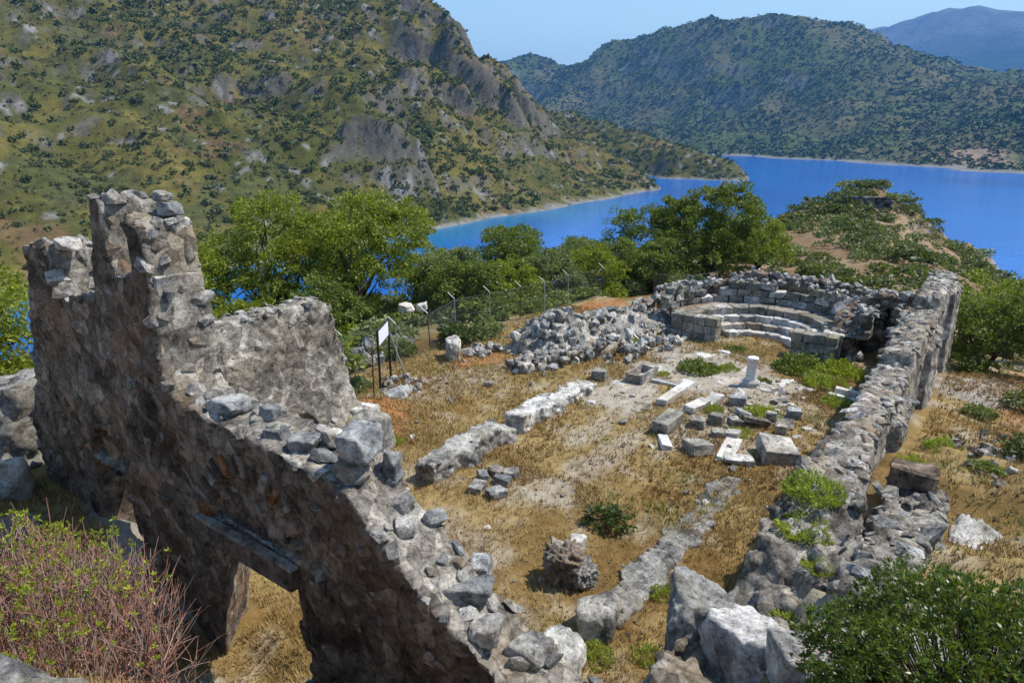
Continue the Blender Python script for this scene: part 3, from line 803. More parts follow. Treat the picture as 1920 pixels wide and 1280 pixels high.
# ------------------------------------------------------------------ west front
WY = [0.6, 1.9, 2.6, 3.6, 4.44, 4.9, 5.48, 5.9, 6.1, 6.7, 7.66, 8.95, 9.6, 9.74, 9.80, 9.9, 10.26, 10.32, 10.78, 10.84, 11.22, 11.32, 11.50, 11.62, 12.7, 12.95, 13.05, 13.6, 14.0, 14.2, 14.5, 15.0, 15.6]
WZ = [1.7, 1.9, 2.15, 2.45, 2.85, 3.2, 3.65, 4.0, 4.0, 4.05, 4.15, 4.15, 4.25, 4.6, 6.35, 6.75, 6.95, 6.1, 5.95, 7.0, 7.1, 6.7, 6.0, 5.5, 5.3, 5.55, 6.2, 6.15, 6.0, 5.3, 4.4, 3.3, 2.0]
def front_sdf(x, y, z):
    T = np.interp(y, WY, WZ)
    arch = (np.hypot(y - 7.95, (z - 2.5)) < 0.98) & (z > 2.5)
    arch2 = (np.hypot(y - 12.15, (z - 2.45)) < 0.62) & (z > 2.45)
    fr = 4.70 + np.where(arch, 0.10, 0.0) + np.where(arch2, 0.16, 0.0)
    d = np.maximum(np.maximum(x - 5.58, fr - x), (z - T) * 0.6)
    d = np.maximum(d, np.maximum(y - 15.4, 0.8 - y))
    lj = 8.72 + 0.20 * np.clip(2.0 - z, 0, 3) + 0.75 * np.clip(x - 4.7, 0, 1)                       # broken north jamb leans away
    door = np.maximum(np.maximum(7.0 - 0.25 * np.clip(x - 4.7, 0, 1) - y, y - lj), z - 2.2)
    d2 = np.maximum(np.maximum(11.55 - y, y - 12.75), z - 2.35)
    notch = np.maximum(np.maximum(10.28 - y, y - 10.84), np.maximum(5.5 - z, np.where(z > 6.1, 4.0, 4.98) - x))
    for o in (door, d2, notch): d = np.maximum(d, -o)
    return d
V, F = sculpt(front_sdf, (4.3, 0.5, -0.7), (6.0, 15.9, 7.5), 0.072, masonry_rough(601, 0.06, 0.045, 0.035, 3.8))
front = thing("west_front_wall", "tall ruined west front wall in shadow with a lintelled doorway and a jagged tower", "wall", (5.15, 8.0, 0))
fb = np.array((5.15, 8.0, 0))
N = vnormals(V, F)
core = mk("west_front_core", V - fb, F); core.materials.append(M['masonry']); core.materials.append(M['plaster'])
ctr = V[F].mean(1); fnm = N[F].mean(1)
lit = ((fnm[:, 1] < -0.45) & (ctr[:, 1] > 9.4) & (ctr[:, 2] > 3.6)) | ((fnm[:, 2] > 0.5) & (ctr[:, 2] > 1.5)) | (fnm[:, 0] > 0.6)   # sunlit sides take paler plaster; the west face's shade is painted as darker masonry
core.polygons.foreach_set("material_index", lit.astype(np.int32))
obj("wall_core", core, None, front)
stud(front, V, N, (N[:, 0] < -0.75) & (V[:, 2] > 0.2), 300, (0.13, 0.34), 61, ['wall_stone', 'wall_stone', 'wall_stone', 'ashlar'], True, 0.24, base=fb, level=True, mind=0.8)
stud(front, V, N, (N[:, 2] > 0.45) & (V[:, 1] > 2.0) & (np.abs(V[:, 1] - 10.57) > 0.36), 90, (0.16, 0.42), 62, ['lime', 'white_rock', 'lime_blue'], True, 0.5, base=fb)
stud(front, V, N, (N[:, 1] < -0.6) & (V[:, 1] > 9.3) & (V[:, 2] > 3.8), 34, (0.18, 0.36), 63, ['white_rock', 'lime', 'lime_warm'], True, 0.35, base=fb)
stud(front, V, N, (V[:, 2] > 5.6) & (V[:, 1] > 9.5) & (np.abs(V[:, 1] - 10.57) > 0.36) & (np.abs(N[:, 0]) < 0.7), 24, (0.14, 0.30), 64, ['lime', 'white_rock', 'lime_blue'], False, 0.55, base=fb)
# ashlar quoins on the lit end of the tower
for i, z in enumerate(np.arange(4.25, 6.0, 0.30)):
    me = block_mesh("quoin_mesh", (0.85 - 0.12 * (i % 2), 0.42, 0.27), 640 + i, 0.025, 0.012)
    obj("quoin", me, M['lime'] if i % 2 else M['lime_warm'], front, tuple(np.array((5.14, 9.99, z)) - fb), (0, 0, 0.03 * (i % 3 - 1)))
# door lintel with its projecting moulding
me = block_mesh("lintel_mesh", (0.50, 2.28, 0.34), 660, 0.02, 0.008)
li = obj("lintel", me, M['wall_stone'], front, tuple(np.array((4.82, 8.05, 2.16)) - fb))
obj("moulding", block_mesh("moulding_mesh", (0.14, 2.32, 0.07), 661, 0.015, 0.004), M['lime_warm'], li, (-0.20, 0, 0.32))
# bricks of the relieving arch over the door
for i in range(15):
    a = math.pi * (i + 0.5) / 15
    me = block_mesh("arch_brick_mesh", (0.16, 0.09 + 0.07 * (i % 3 == 0), 0.30), 670 + i, 0.012, 0.006, 0)
    obj("arch_brick", me, M['brick'] if i % 5 == 0 else M['lime_warm' if i % 2 else 'wall_stone'], front, tuple(np.array((4.74, 7.95 + 1.0 * math.cos(a), 2.5 + 1.0 * math.sin(a))) - fb), (a - math.pi / 2, 0, 0))
for i in range(9):
    a = math.pi * (i + 0.5) / 9
    obj("arch_brick", block_mesh("arch_brick_mesh", (0.15, 0.09, 0.24), 690 + i, 0.012, 0.006, 0), M['brick'] if i % 4 == 0 else M['wall_stone'], front, tuple(np.array((4.76, 12.15 + 0.64 * math.cos(a), 2.45 + 0.64 * math.sin(a))) - fb), (a - math.pi / 2, 0, 0))
# big loose-looking blocks that crown the wall: (x, y, z, sx, sy, sz, rz, material)
for i, (x, y, z, a, b, c, rz, mt) in enumerate([
        (5.10, 8.75, 4.12, 0.62, 0.75, 0.30, 0.25, 'lime_blue'), (5.30, 8.05, 4.12, 0.36, 0.42, 0.26, 0.1, 'lime_blue'), (5.12, 9.25, 4.15, 0.5, 0.4, 0.2, 0.3, 'lime'),
        (5.05, 7.05, 4.02, 0.52, 0.55, 0.26, 0.4, 'lime_blue'), (5.30, 6.75, 4.10, 0.3, 0.36, 0.22, -0.3, 'lime'), (5.0, 7.5, 4.1, 0.4, 0.38, 0.2, 0.1, 'lime_blue'),
        (5.12, 6.02, 4.22, 0.70, 0.62, 0.42, 0.35, 'lime_blue'), (5.05, 6.1, 3.70, 0.55, 0.52, 0.52, 0.1, 'lime_warm'), (5.42, 5.82, 3.62, 0.34, 0.30, 0.72, 0.5, 'lime_blue'), (5.28, 5.55, 3.45, 0.4, 0.4, 0.34, 0.2, 'white_rock'),
        (5.25, 4.55, 2.72, 0.62, 1.05, 0.30, 0.55, 'lime_blue'), (5.45, 4.85, 2.92, 0.5, 0.55, 0.24, 0.2, 'lime'), (5.0, 4.0, 2.62, 0.5, 0.5, 0.25, 0.4, 'lime'), (5.3, 3.6, 2.3, 0.6, 0.6, 0.35, 0.1, 'white_rock'),
        (5.30, 10.05, 6.55, 0.55, 0.52, 0.34, 0.3, 'white_rock'), (5.28, 10.05, 6.25, 0.6, 0.5, 0.32, 0.0, 'lime'), (5.3, 10.05, 6.85, 0.44, 0.40, 0.24, 0.5, 'lime_blue'), (5.25, 10.1, 7.07, 0.34, 0.36, 0.14, 0.2, 'lime'), (5.3, 9.98, 5.95, 0.66, 0.42, 0.30, 0.1, 'lime_warm'),
        (4.95, 10.95, 6.98, 0.42, 0.5, 0.2, 0.1, 'lime'), (5.0, 12.95, 6.12, 0.5, 0.5, 0.22, 0.2, 'lime'), (4.95, 13.5, 5.95, 0.44, 0.5, 0.2, 0.2, 'lime_warm')]):
    o = boulder("crown_block", 700 + i, (a * 0.72, b * 0.72, c * 0.85), M[mt], front, tuple(np.array((x, y, z + c * 0.40)) - fb), (0.08 * ((i * 7) % 3 - 1), 0.06 * ((i * 5) % 3 - 1), rz), 4, 6, 0.05, 2.2)

# ------------------------------------------------------------------ south wall and the outer wall beside it
def south_sdf(x, y, z):
    T = np.interp(x, [6.0, 7.2, 7.6, 8.2, 9.4, 12.5, 16.35, 16.45, 21.6, 21.75, 26.6, 27.0], [2.4, 2.45, 2.35, 2.9, 3.25, 3.25, 3.15, 3.46, 3.36, 3.70, 3.66, 3.4])
    yi = np.interp(x, [6, 7.2, 8, 9.5, 12, 30], [2.35, 2.25, 2.15, 2.0, 1.92, 1.92])
    yo = np.interp(x, [6, 7.4, 8, 9.5, 12, 30], [1.05, 0.95, 0.85, 1.05, 1.24, 1.24])
    but = ((np.abs(x - 14.6) < 1.0) | (np.abs(x - 20.0) < 1.3) | (np.abs(x - 25.6) < 1.3))
    yo = yo - np.where(but & (z < T - 0.35), 0.17, 0.0)
    d = np.maximum((z - T) * 0.7, np.maximum(y - yi, yo - y))
    return np.maximum(d, np.maximum(5.7 - x, x - 27.0))
_sr = masonry_rough(611, 0.13, 0.09, 0.10, 3.3)
def south_rough(P): return _sr(P) * (0.42 + 0.58 * (1 - sstep(9, 11, P[:, 0])))
V, F = sculpt(south_sdf, (5.3, 0.4, -0.6), (29.5, 2.7, 4.2), 0.08, south_rough)
V[:, 1] += 0.0
south = thing("south_wall", "long pale rubble south wall seen along its broken stony top", "wall", (17, 1.5, 0)); fb = np.array((17, 1.5, 0)); N = vnormals(V, F)
obj("wall_core", mk("south_wall_core", V - fb, F), M['plaster'], south)
stud(south, V, N, (N[:, 2] > 0.6) & (V[:, 2] > 2.2) & (V[:, 0] > 9.3), 290, (0.15, 0.36), 71, ['lime', 'white_rock', 'lime', 'lime_warm', 'white_rock'], True, 0.33, base=fb, mind=0.62)
stud(south, V, N, (N[:, 1] < -0.7) & (V[:, 0] > 9) & (V[:, 2] > 1.0), 60, (0.16, 0.36), 72, ['lime', 'lime_warm'], True, 0.3, base=fb)

def outer_sdf(x, y, z):
    T = np.interp(x, [7.0, 8.4, 9.8, 10.2, 12.2], [3.1, 3.05, 3.0, 2.85, 2.6])
    d = np.maximum((z - T) * 0.7, np.maximum(y - 0.92, 0.18 + 0.06 * np.sin(x) - y))
    return np.maximum(d, np.maximum(7.4 - x, x - 11.6))
V, F = sculpt(outer_sdf, (7.0, -0.2, 1.4), (12.0, 1.3, 3.5), 0.075, masonry_rough(621, 0.12, 0.06, 0.10, 3.0))
outer = thing("outer_wall", "low broken wall stub with a dark squared block beside the south wall", "wall", (9.5, 0.5, 2)); fb = np.array((9.5, 0.5, 2)); N = vnormals(V, F)
obj("wall_core", mk("outer_wall_core", V - fb, F), M['plaster'], outer)
stud(outer, V, N, (N[:, 2] > 0.5), 44, (0.2, 0.46), 73, ['lime', 'white_rock', 'lime_blue', 'lime_warm'], True, 0.5, base=fb)
obj("squared_block", block_mesh("squared_block_mesh", (0.5, 0.66, 0.34), 725, 0.03, 0.02), M['masonry'], outer, tuple(np.array((11.5, 0.62, 2.72)) - fb), (0, 0, 0.08))

# ------------------------------------------------------------------ north wall
def north_sdf(x, y, z):
    T = np.interp(x, [5.4, 6.8, 7.4, 9.4, 10.3, 10.55, 10.8, 11.1], [4.0, 4.05, 4.1, 4.15, 4.2, 4.0, 2.9, 1.3])
    sl = np.interp(z, [0, 0.8, 1.6, 2.2], [0.75, 0.55, 0.12, 0.0]) * np.clip((x - 6.5) / 3, 0, 1)
    d = np.maximum((z - T) * 0.7, np.maximum(y - 13.9, 13.1 - sl - y))
    hole = np.sqrt(((x - 9.35) / 0.35) ** 2 + ((z - 1.35) / 0.25) ** 2 + ((y - 12.75) / 0.5) ** 2) - 1
    d = np.maximum(d, -hole * 0.3)
    return np.maximum(d, np.maximum(5.35 - x, x - 11.2))
V, F = sculpt(north_sdf, (5.0, 11.9, -0.5), (11.6, 14.3, 4.6), 0.075, masonry_rough(631, 0.055, 0.05, 0.035, 4.2))
north = thing("north_wall", "sunlit pale rubble wall stretching back from the west front tower", "wall", (8.3, 13.5, 0)); fb = np.array((8.3, 13.5, 0)); N = vnormals(V, F)
obj("wall_core", mk("north_wall_core", V - fb, F), M['plaster'], north)
stud(north, V, N, (N[:, 1] < -0.5), 230, (0.10, 0.28), 74, ['lime', 'white_rock', 'lime_warm'], True, 0.18, base=fb, level=True)
stud(north, V, N, (N[:, 2] > 0.5), 60, (0.16, 0.36), 75, ['white_rock', 'lime'], True, 0.5, base=fb)
for i, (x, y, z, a, b, c, mt) in enumerate([(10.55, 12.35, 0.55, 1.5, 1.1, 1.2, 'white_rock'), (9.4, 12.2, 0.45, 1.1, 0.9, 0.9, 'lime_warm'), (11.1, 12.9, 0.9, 0.8, 0.7, 0.9, 'white_rock')]):
    boulder("fallen_masonry", 730 + i, (a, b, c), M[mt], north, tuple(np.array((x, y, z)) - fb), (0, 0, i), 4, 9, 0.05)

# ------------------------------------------------------------------ apse with the clergy bench
AC = np.array((26.5, 7.45, 0.0))
apse = thing("apse_bench", "semicircular stepped stone bench inside the ruined apse", "bench", tuple(AC))
def arc_block(r0, r1, a0, a1, z0, z1, seed, jit=0.022):
    r = np.random.RandomState(seed); V = []
    for a in (a0, (a0 + a1) / 2, a1):
        for q in (r0, r1):
            for z in (z0, z1):
                V.append((q * math.cos(a), q * math.sin(a), z))
    V = np.array(V) + r.normal(size=(12, 3)) * jit
    F = []
    def id_(i, j, k): return i * 4 + j * 2 + k
    for i in (0, 1):
        F += [(id_(i, 0, 0), id_(i, 0, 1), id_(i + 1, 0, 1), id_(i + 1, 0, 0)), (id_(i, 1, 0), id_(i + 1, 1, 0), id_(i + 1, 1, 1), id_(i, 1, 1)),
              (id_(i, 0, 1), id_(i, 1, 1), id_(i + 1, 1, 1), id_(i + 1, 0, 1)), (id_(i, 0, 0), id_(i + 1, 0, 0), id_(i + 1, 1, 0), id_(i, 1, 0))]
    F += [(0, 2, 3, 1), (8, 9, 11, 10)]
    bm = bmesh.new(); vs = [bm.verts.new(v) for v in V]
    for f in F: bm.faces.new([vs[k] for k in f])
    bmesh.ops.recalc_face_normals(bm, faces=bm.faces)
    bmesh.ops.bevel(bm, geom=[e for e in bm.edges if e.calc_face_angle(0) > 0.6], offset=0.018, segments=1, affect='EDGES', clamp_overlap=True)
    me = bpy.data.meshes.new("seat_block_mesh"); bm.to_mesh(me); bm.free(); return me
HP = math.pi / 2
sd_ = 800
for ti, (r0, r1, z0, z1, nb_, mt) in enumerate([(1.30, 1.72, -0.1, 0.22, 8, 'marble'), (1.70, 2.08, -0.1, 0.46, 9, 'lime_warm'), (2.06, 2.42, -0.1, 0.70, 10, 'marble'), (2.40, 3.08, -0.1, 0.98, 11, 'ashlar')]):
    for k in range(nb_):
        a0 = -HP + math.pi * k / nb_ + 0.008; a1 = -HP + math.pi * (k + 1) / nb_ - 0.008
        sd_ += 1
        if ti == 0 and k in (0, 7): continue
        obj("seat_block", arc_block(r0, r1, a0, a1, z0, z1 + 0.02 * ((sd_ * 7) % 5 - 2) / 2, sd_), M[mt] if (sd_ % 4) else M['lime'], apse)
for sgn, y0, y1 in ((1, 1.42, 3.35), (-1, 1.42, 3.0)):                      # the two end walls that face the nave
    n_ = 4
    for c in range(3):
        for k in range(n_):
            w = (y1 - y0) / n_
            obj("end_block", block_mesh("end_block_mesh", (0.55, w - 0.015, 0.335), sd_, 0.022, 0.01), M['ashlar'] if (c + k) % 3 else M['lime'], apse, (-0.22 + 0.02 * ((sd_ * 3) % 3 - 1), sgn * (y0 + w * (k + 0.5)), -0.06 + c * 0.345)); sd_ += 1
# walkway behind the bench
r_, a_ = np.meshgrid(np.linspace(3.05, 3.75, 8), np.linspace(-HP, HP, 60), indexing='ij'); r_ = r_.ravel(); a_ = a_.ravel()
Vw = np.stack([r_ * np.cos(a_), r_ * np.sin(a_), 0.93 + 0.04 * fbm(np.stack([r_ * 3, a_ * 9, r_ * 0], 1), 3, 5)], 1)
obj("walkway", mk("walkway", Vw, grid_faces(8, 60)[:, ::-1]), M['lime_warm'], apse)

inner = thing("apse_inner_wall", "curved low ashlar wall right behind the stepped apse bench", "wall", tuple(AC + [0, 0, 0.9]))
for c in range(3):
    nb_ = 17
    for k in range(nb_):
        a0 = -HP + math.pi * (k + 0.5 * (c % 2)) / nb_ + 0.005; a1 = a0 + math.pi / nb_ - 0.010
        if a1 > HP + 0.12: continue
        top = 3 if k < 7 else (2 if k in (7, 8, 13) else 3)
        if k in (12,) and c > 0: continue
        if c >= top: continue
        sd_ += 1
        obj("ashlar_block", arc_block(3.55, 3.98 - 0.03 * (sd_ % 3), a0, a1, 0.02 + c * 0.30, 0.31 + c * 0.30, sd_, 0.030), M['ashlar'] if sd_ % 3 else M['lime'], inner)
for i in range(64):
    a = -HP + math.pi * r.rand(); o_ = r.uniform(3.5, 4.1)
    obj("stone", SV[['lime', 'lime_blue', 'white_rock'][i % 3]][i % 8], None, inner, (o_ * math.cos(a), o_ * math.sin(a), 0.98 - 0.3 * (abs(a - 1.0) < 0.1)), tuple(r.uniform(0, 6, 3)), tuple(r.uniform(0.16, 0.36, 3)))

def apse_out_sdf(x, y, z):
    dx, dy = x - AC[0], y - AC[1]; q = np.hypot(dx, dy); a = np.arctan2(dy, dx)
    T = np.interp(a, [-1.7, -1.2, -0.6, 0.0, 0.35, 0.6, 1.0, 1.5, 1.8], [1.7, 1.9, 1.9, 1.95, 2.1, 1.6, 1.3, 1.0, 0.7])
    d = np.maximum((z - T) * 0.7, np.maximum(q - 5.35, 4.75 - q))
    w = np.maximum(np.abs(a) - 1.75, 0) * 3
    return np.maximum(d, np.where(w > 0, w, -1))
V, F = sculpt(apse_out_sdf, (24.5, 1.8, -0.6), (32.4, 13.2, 2.9), 0.10, masonry_rough(641, 0.12, 0.06, 0.09, 2.6))
ow = thing("apse_outer_wall", "tall curved rubble wall closing the apse at the back", "wall", tuple(AC)); N = vnormals(V, F)
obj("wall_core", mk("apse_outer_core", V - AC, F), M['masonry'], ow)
stud(ow, V, N, (N[:, 2] > 0.45) & (V[:, 2] > 0.6), 150, (0.24, 0.48), 76, ['lime', 'white_rock', 'lime_blue'], False, 0.45, base=AC)
inw = ((V[:, :2] - AC[:2]) * N[:, :2]).sum(1) < -0.6
stud(ow, V, N, inw & (V[:, 2] > 0.9), 70, (0.2, 0.4), 77, ['ashlar', 'lime_warm'], True, 0.3, base=AC)

def room_sdf(x, y, z):
    T = np.interp(y, [1.9, 2.6, 3.6, 4.3, 4.8], [2.1, 2.3, 2.3, 1.9, 1.3])
    d = np.maximum((z - T) * 0.7, np.maximum(28.3 - x, x - 29.2))
    niche = np.maximum(np.maximum(2.75 - y, y - 3.35), np.maximum(0.85 - z, np.maximum(x - 28.85, z - 1.75)))
    d = np.maximum(d, np.maximum(1.7 - y, y - 4.9))
    side = np.maximum(np.maximum(np.abs(y - 4.45) - 0.45, np.abs(x - 27.6) - 1.0), z - np.interp(x, [26.6, 27.2, 28.6], [0.7, 1.3, 1.9]))
    return np.minimum(np.maximum(d, -niche), side)
V, F = sculpt(room_sdf, (26.2, 1.4, -0.5), (29.6, 5.4, 2.8), 0.085, masonry_rough(651, 0.12, 0.06, 0.08, 2.8))
rm = thing("side_chamber_wall", "dark shaded wall with an empty niche between apse and south wall", "wall", (28.6, 3.3, 0)); fb = np.array((28.6, 3.3, 0)); N = vnormals(V, F)
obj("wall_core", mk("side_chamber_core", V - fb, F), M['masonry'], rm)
stud(rm, V, N, (N[:, 2] > 0.45) & (V[:, 2] > 0.5), 56, (0.26, 0.5), 78, ['lime', 'lime_blue', 'white_rock'], False, 0.5, base=fb)
stud(rm, V, N, (N[:, 0] < -0.6) & (V[:, 2] > 0.3), 30, (0.2, 0.4), 79, ['lime_warm', 'ashlar'], True, 0.3, base=fb)

# ------------------------------------------------------------------ stylobates in the nave
def stylobate(label, x0, x1, y0, y1, top, seed, white=True):
    def f(x, y, z):
        T = np.interp(x, np.linspace(x0, x1, 7), top)
        return np.maximum(np.maximum(z - T, np.maximum(x0 - x, x - x1)), np.maximum(y0 - y, y - y1) + 0.10 * np.sin(x * 2.1 + y1) * np.sin(x * 5.3))
    V, F = sculpt(f, (x0 - 0.4, y0 - 0.4, -0.35), (x1 + 0.4, y1 + 0.4, max(top) + 0.35), 0.06, masonry_rough(seed, 0.10, 0.05, 0.06, 4.5), 0.3)
    c = np.array(((x0 + x1) / 2, (y0 + y1) / 2, 0))
    return tag(obj("stylobate", mk("stylobate", V - c, F), M['white_rock'], None, tuple(c)), label, "foundation")
stylobate("short rough stone foundation strip nearest the broken west front", 10.75, 14.0, 10.05, 10.75, [0.5, 0.52, 0.5, 0.5, 0.55, 0.5, 0.35], 661)
stylobate("long rough stone foundation strip in the middle of the brown nave", 14.4, 18.7, 10.1, 10.75, [0.5, 0.45, 0.42, 0.36, 0.34, 0.3, 0.2], 662)
stylobate("worn white foundation strip flush with the grass beside the south aisle", 8.9, 15.3, 4.15, 4.8, [0.10, 0.09, 0.07, 0.06, 0.06, 0.04, -0.01], 663)

# ------------------------------------------------------------------ collapsed north side: heap of fallen stones
def heap_h(x, y):
    """height of the rubble heap above the floor"""
    ax, ay, bx, by = 21.3, 13.8, 27.0, 12.1
    t = np.clip(((x - ax) * (bx - ax) + (y - ay) * (by - ay)) / ((bx - ax) ** 2 + (by - ay) ** 2), 0, 1)
    d = np.hypot(x - ax - t * (bx - ax), y - ay - t * (by - ay))
    top = np.interp(t, [0, 0.12, 0.35, 0.6, 0.85, 1], [1.45, 1.5, 1.1, 1.05, 1.0, 0.7])
    return top * np.clip(1 - (d / 1.6) ** 1.5, -0.3, 1)
heap = thing("rubble_heap", "big heap of loose grey stones from the collapsed north side", "heap", (23.2, 13.2, 0)); fb = np.array((23.2, 13.2, 0))
def heap_sdf(x, y, z): return (z - heap_h(x, y) + 0.12) * 0.6
V, F = sculpt(heap_sdf, (17.8, 9.8, -0.4), (29.4, 16.6, 2.3), 0.16, masonry_rough(671, 0.10, 0.05, 0.18, 2.4))
obj("core", mk("heap_core", V - fb, F), M['lime'], heap)
r = np.random.RandomState(81); P = np.zeros((0, 2)); Q = np.zeros(0); k = 0
while k < 295:
    x, y = r.uniform(17.9, 29), r.uniform(10.2, 16.2); h = float(heap_h(np.array([x]), np.array([y]))[0])
    if h < 0.06: continue
    s_ = r.uniform(0.22, 0.50) if r.rand() < 0.85 else r.uniform(0.5, 0.7)
    if x > 25: s_ *= 0.8
    if k and (np.hypot(P[:, 0] - x, P[:, 1] - y) < 0.28 * (Q + s_) * (0.75 if k < 200 else 0.5)).any() and r.rand() > 0.004: continue
    P = np.concatenate([P, [(x, y)]]); Q = np.append(Q, s_)
    mt = ['lime', 'lime_blue', 'lime', 'white_rock'][r.randint(4)]
    obj("stone", SV[mt][r.randint(8)], None, heap, (x - fb[0], y - fb[1], h - 0.10 + r.uniform(-0.05, 0.12)), tuple(r.uniform(0, 6.28, 3)), (s_ * r.uniform(0.9, 1.35), s_ * r.uniform(0.8, 1.1), s_ * r.uniform(0.65, 1.0))); k += 1

def foot_sdf(x, y, z):
    d = np.maximum(z - (0.45 + 0.1 * np.sin(x * 1.7)), np.maximum(np.abs(y - (13.0 - 0.28 * (x - 18.6))) - 0.45, np.abs(x - 20.2) - 1.9))
    return d * 0.8
V, F = sculpt(foot_sdf, (17.9, 11.4, -0.3), (22.6, 14.0, 1.0), 0.08, masonry_rough(681, 0.14, 0.07, 0.10, 3.2))
foot = thing("aisle_wall_footing", "low rubble footing at the foot of the big stone heap", "wall", (20.2, 12.6, 0)); fb = np.array((20.2, 12.6, 0)); N = vnormals(V, F)
obj("wall_core", mk("footing_core", V - fb, F), M['plaster'], foot)
stud(foot, V, N, (N[:, 2] > 0.3) & (V[:, 2] > 0.1), 70, (0.16, 0.4), 82, ['lime', 'white_rock', 'lime_blue'], False, 0.5, base=fb)

def stone_group(name, label, cx, cy, rx, ry, n, size, kinds, seed, hgt=0.0, rot=0.0):
    t = thing(name, label, "stones", (cx, cy, gz(cx, cy))); r = np.random.RandomState(seed)
    for i in range(n):
        a, q = r.uniform(0, 6.28), math.sqrt(r.rand()); x, y = rx * q * math.cos(a), ry * q * math.sin(a)
        x, y = x * math.cos(rot) - y * math.sin(rot), x * math.sin(rot) + y * math.cos(rot)
        s_ = r.uniform(*size); z = gz(cx + x, cy + y) - t.location[2] + hgt * (1 - q)
        mt = kinds[r.randint(len(kinds))]
        obj("stone", SV[mt][r.randint(8)], None, t, (x, y, z + s_ * 0.12), tuple(r.uniform(0, 6.28, 3)), (s_ * r.uniform(0.8, 1.4), s_ * r.uniform(0.7, 1.1), s_ * r.uniform(0.6, 0.95)))
    return t
stone_group("stone_scatter", "line of pale stones running from the heap towards the apse", 23.4, 10.7, 2.4, 0.75, 60, (0.18, 0.5), ['white_rock', 'lime', 'lime_blue', 'marble'], 83, 0.25, -0.25)
stone_group("stone_scatter", "small pile of rounded stones at the foot of the signboard", 15.0, 15.3, 1.2, 0.7, 46, (0.14, 0.42), ['white_rock', 'lime', 'lime_warm'], 84, 0.25, 0.5)
stone_group("stone_scatter", "grey stone bank behind the wire fence near the signboard", 17.0, 19.2, 2.6, 0.9, 60, (0.35, 0.8), ['lime', 'lime_blue', 'white_rock'], 85, 0.9, 0.2)
stone_group("stone_scatter", "tumble of pale stones by the fence left of the heap", 19.6, 15.5, 1.0, 0.6, 28, (0.2, 0.5), ['white_rock', 'lime'], 86, 0.2, -0.6)
stone_group("stone_scatter", "tumbled grey stones between the apse bench and the side chamber", 27.3, 4.6, 1.0, 0.8, 30, (0.25, 0.55), ['lime', 'lime_blue', 'white_rock'], 87, 0.35, 0.3)
stone_group("stone_scatter", "grey rubble spread on the slope outside the south wall", 15.0, -0.2, 3.0, 0.6, 40, (0.12, 0.34), ['lime', 'lime_warm'], 88, 0.0, -0.05)
stone_group("stone_scatter", "loose rubble at the ruined left edge of the apse", 28.2, 12.2, 1.3, 0.9, 34, (0.25, 0.55), ['lime', 'white_rock', 'lime_warm'], 89, 0.5, -0.5)

# ------------------------------------------------------------------ cut stones lying in the church
def block(name, label, cat, x, y, sx, sy, sz, rz, mt, tilt=(0, 0), dz=-0.02, seed=[900]):
    seed[0] += 1
    o = obj(name, block_mesh(name + "_mesh", (sx, sy, sz), seed[0], 0.022, 0.012), M[mt], None, (x, y, gz(x, y) + dz), (tilt[0], tilt[1], rz))
    return tag(o, label, cat)
block("stone_chest", "grey rectangular stone chest block in front of the white marble beams", "stone block", 17.15, 7.0, 1.2, 0.48, 0.36, 0.0, 'ashlar')
block("marble_slab", "short white marble slab lying off the end of the stone chest", "marble slab", 16.15, 6.66, 0.85, 0.28, 0.14, 0.58, 'marble', (0.15, 0.05))
block("marble_beam", "long white marble beam with weathered red stains lying by the column", "marble beam", 19.65, 7.82, 2.2, 0.34, 0.24, -0.03, 'marble')
block("marble_bar", "thin white marble bar crossing behind the long beam", "marble bar", 20.32, 8.45, 0.10, 1.05, 0.12, 0.05, 'marble')
block("marble_bar", "second thin white marble bar, just behind the first one", "marble bar", 20.62, 8.45, 0.09, 1.0, 0.10, 0.03, 'marble')
block("marble_slab", "broken white marble slab nearest the stone chest in the stack of two", "marble slab", 19.0, 6.88, 0.95, 0.36, 0.20, -0.2, 'marble', (0.05, 0.0))
block("marble_slab", "white marble slab leaning at the back of the stack of two", "marble slab", 19.85, 6.72, 0.85, 0.42, 0.16, -0.15, 'marble', (0.0, -0.14))
block("dark_fragment", "dark grey carved fragment beyond the stacked marble slabs", "stone block", 20.15, 6.0, 0.35, 0.5, 0.28, 0.3, 'lime_blue')
block("marble_bar", "long thin marble bar lying in weeds right of the dark fragment", "marble bar", 20.25, 5.35, 0.09, 1.15, 0.10, 0.02, 'marble')
block("stone_block", "grey square block left of its neighbour behind the weeds", "stone block", 17.75, 6.35, 0.42, 0.40, 0.30, 0.3, 'ashlar')
block("stone_block", "grey cube-like block second from the stone chest", "stone block", 18.3, 5.98, 0.38, 0.40, 0.30, 0.1, 'ashlar')
block("stone_slab", "dark slab tilted on edge among the scattered blocks", "stone slab", 19.24, 5.56, 0.5, 0.42, 0.14, 0.6, 'lime_blue', (0.35, 0.1), 0.05)
block("stone_slab", "brown-grey sloping slab in the middle of the scattered blocks", "stone slab", 18.75, 5.05, 0.45, 0.75, 0.16, 0.5, 'lime_warm', (0.2, 0.25), 0.06)
block("stone_block", "small grey block touching the green weed clump", "stone block", 18.5, 5.55, 0.34, 0.3, 0.24, 0.7, 'lime')
block("stone_block", "upright little block behind the sloping brown slab", "stone block", 19.33, 4.77, 0.26, 0.3, 0.32, 0.2, 'ashlar')
block("stone_block", "small pale block at the right end of the scattered blocks", "stone block", 18.63, 4.28, 0.26, 0.3, 0.26, 0.1, 'lime')
block("stone_block", "dark rounded block near the foot of the south wall", "stone block", 20.0, 4.3, 0.36, 0.36, 0.32, 0.4, 'lime_blue')
block("stone_slab", "flat pale slab lying near the foot of the south wall", "stone slab", 19.4, 4.4, 0.95, 0.5, 0.08, 0.2, 'lime')
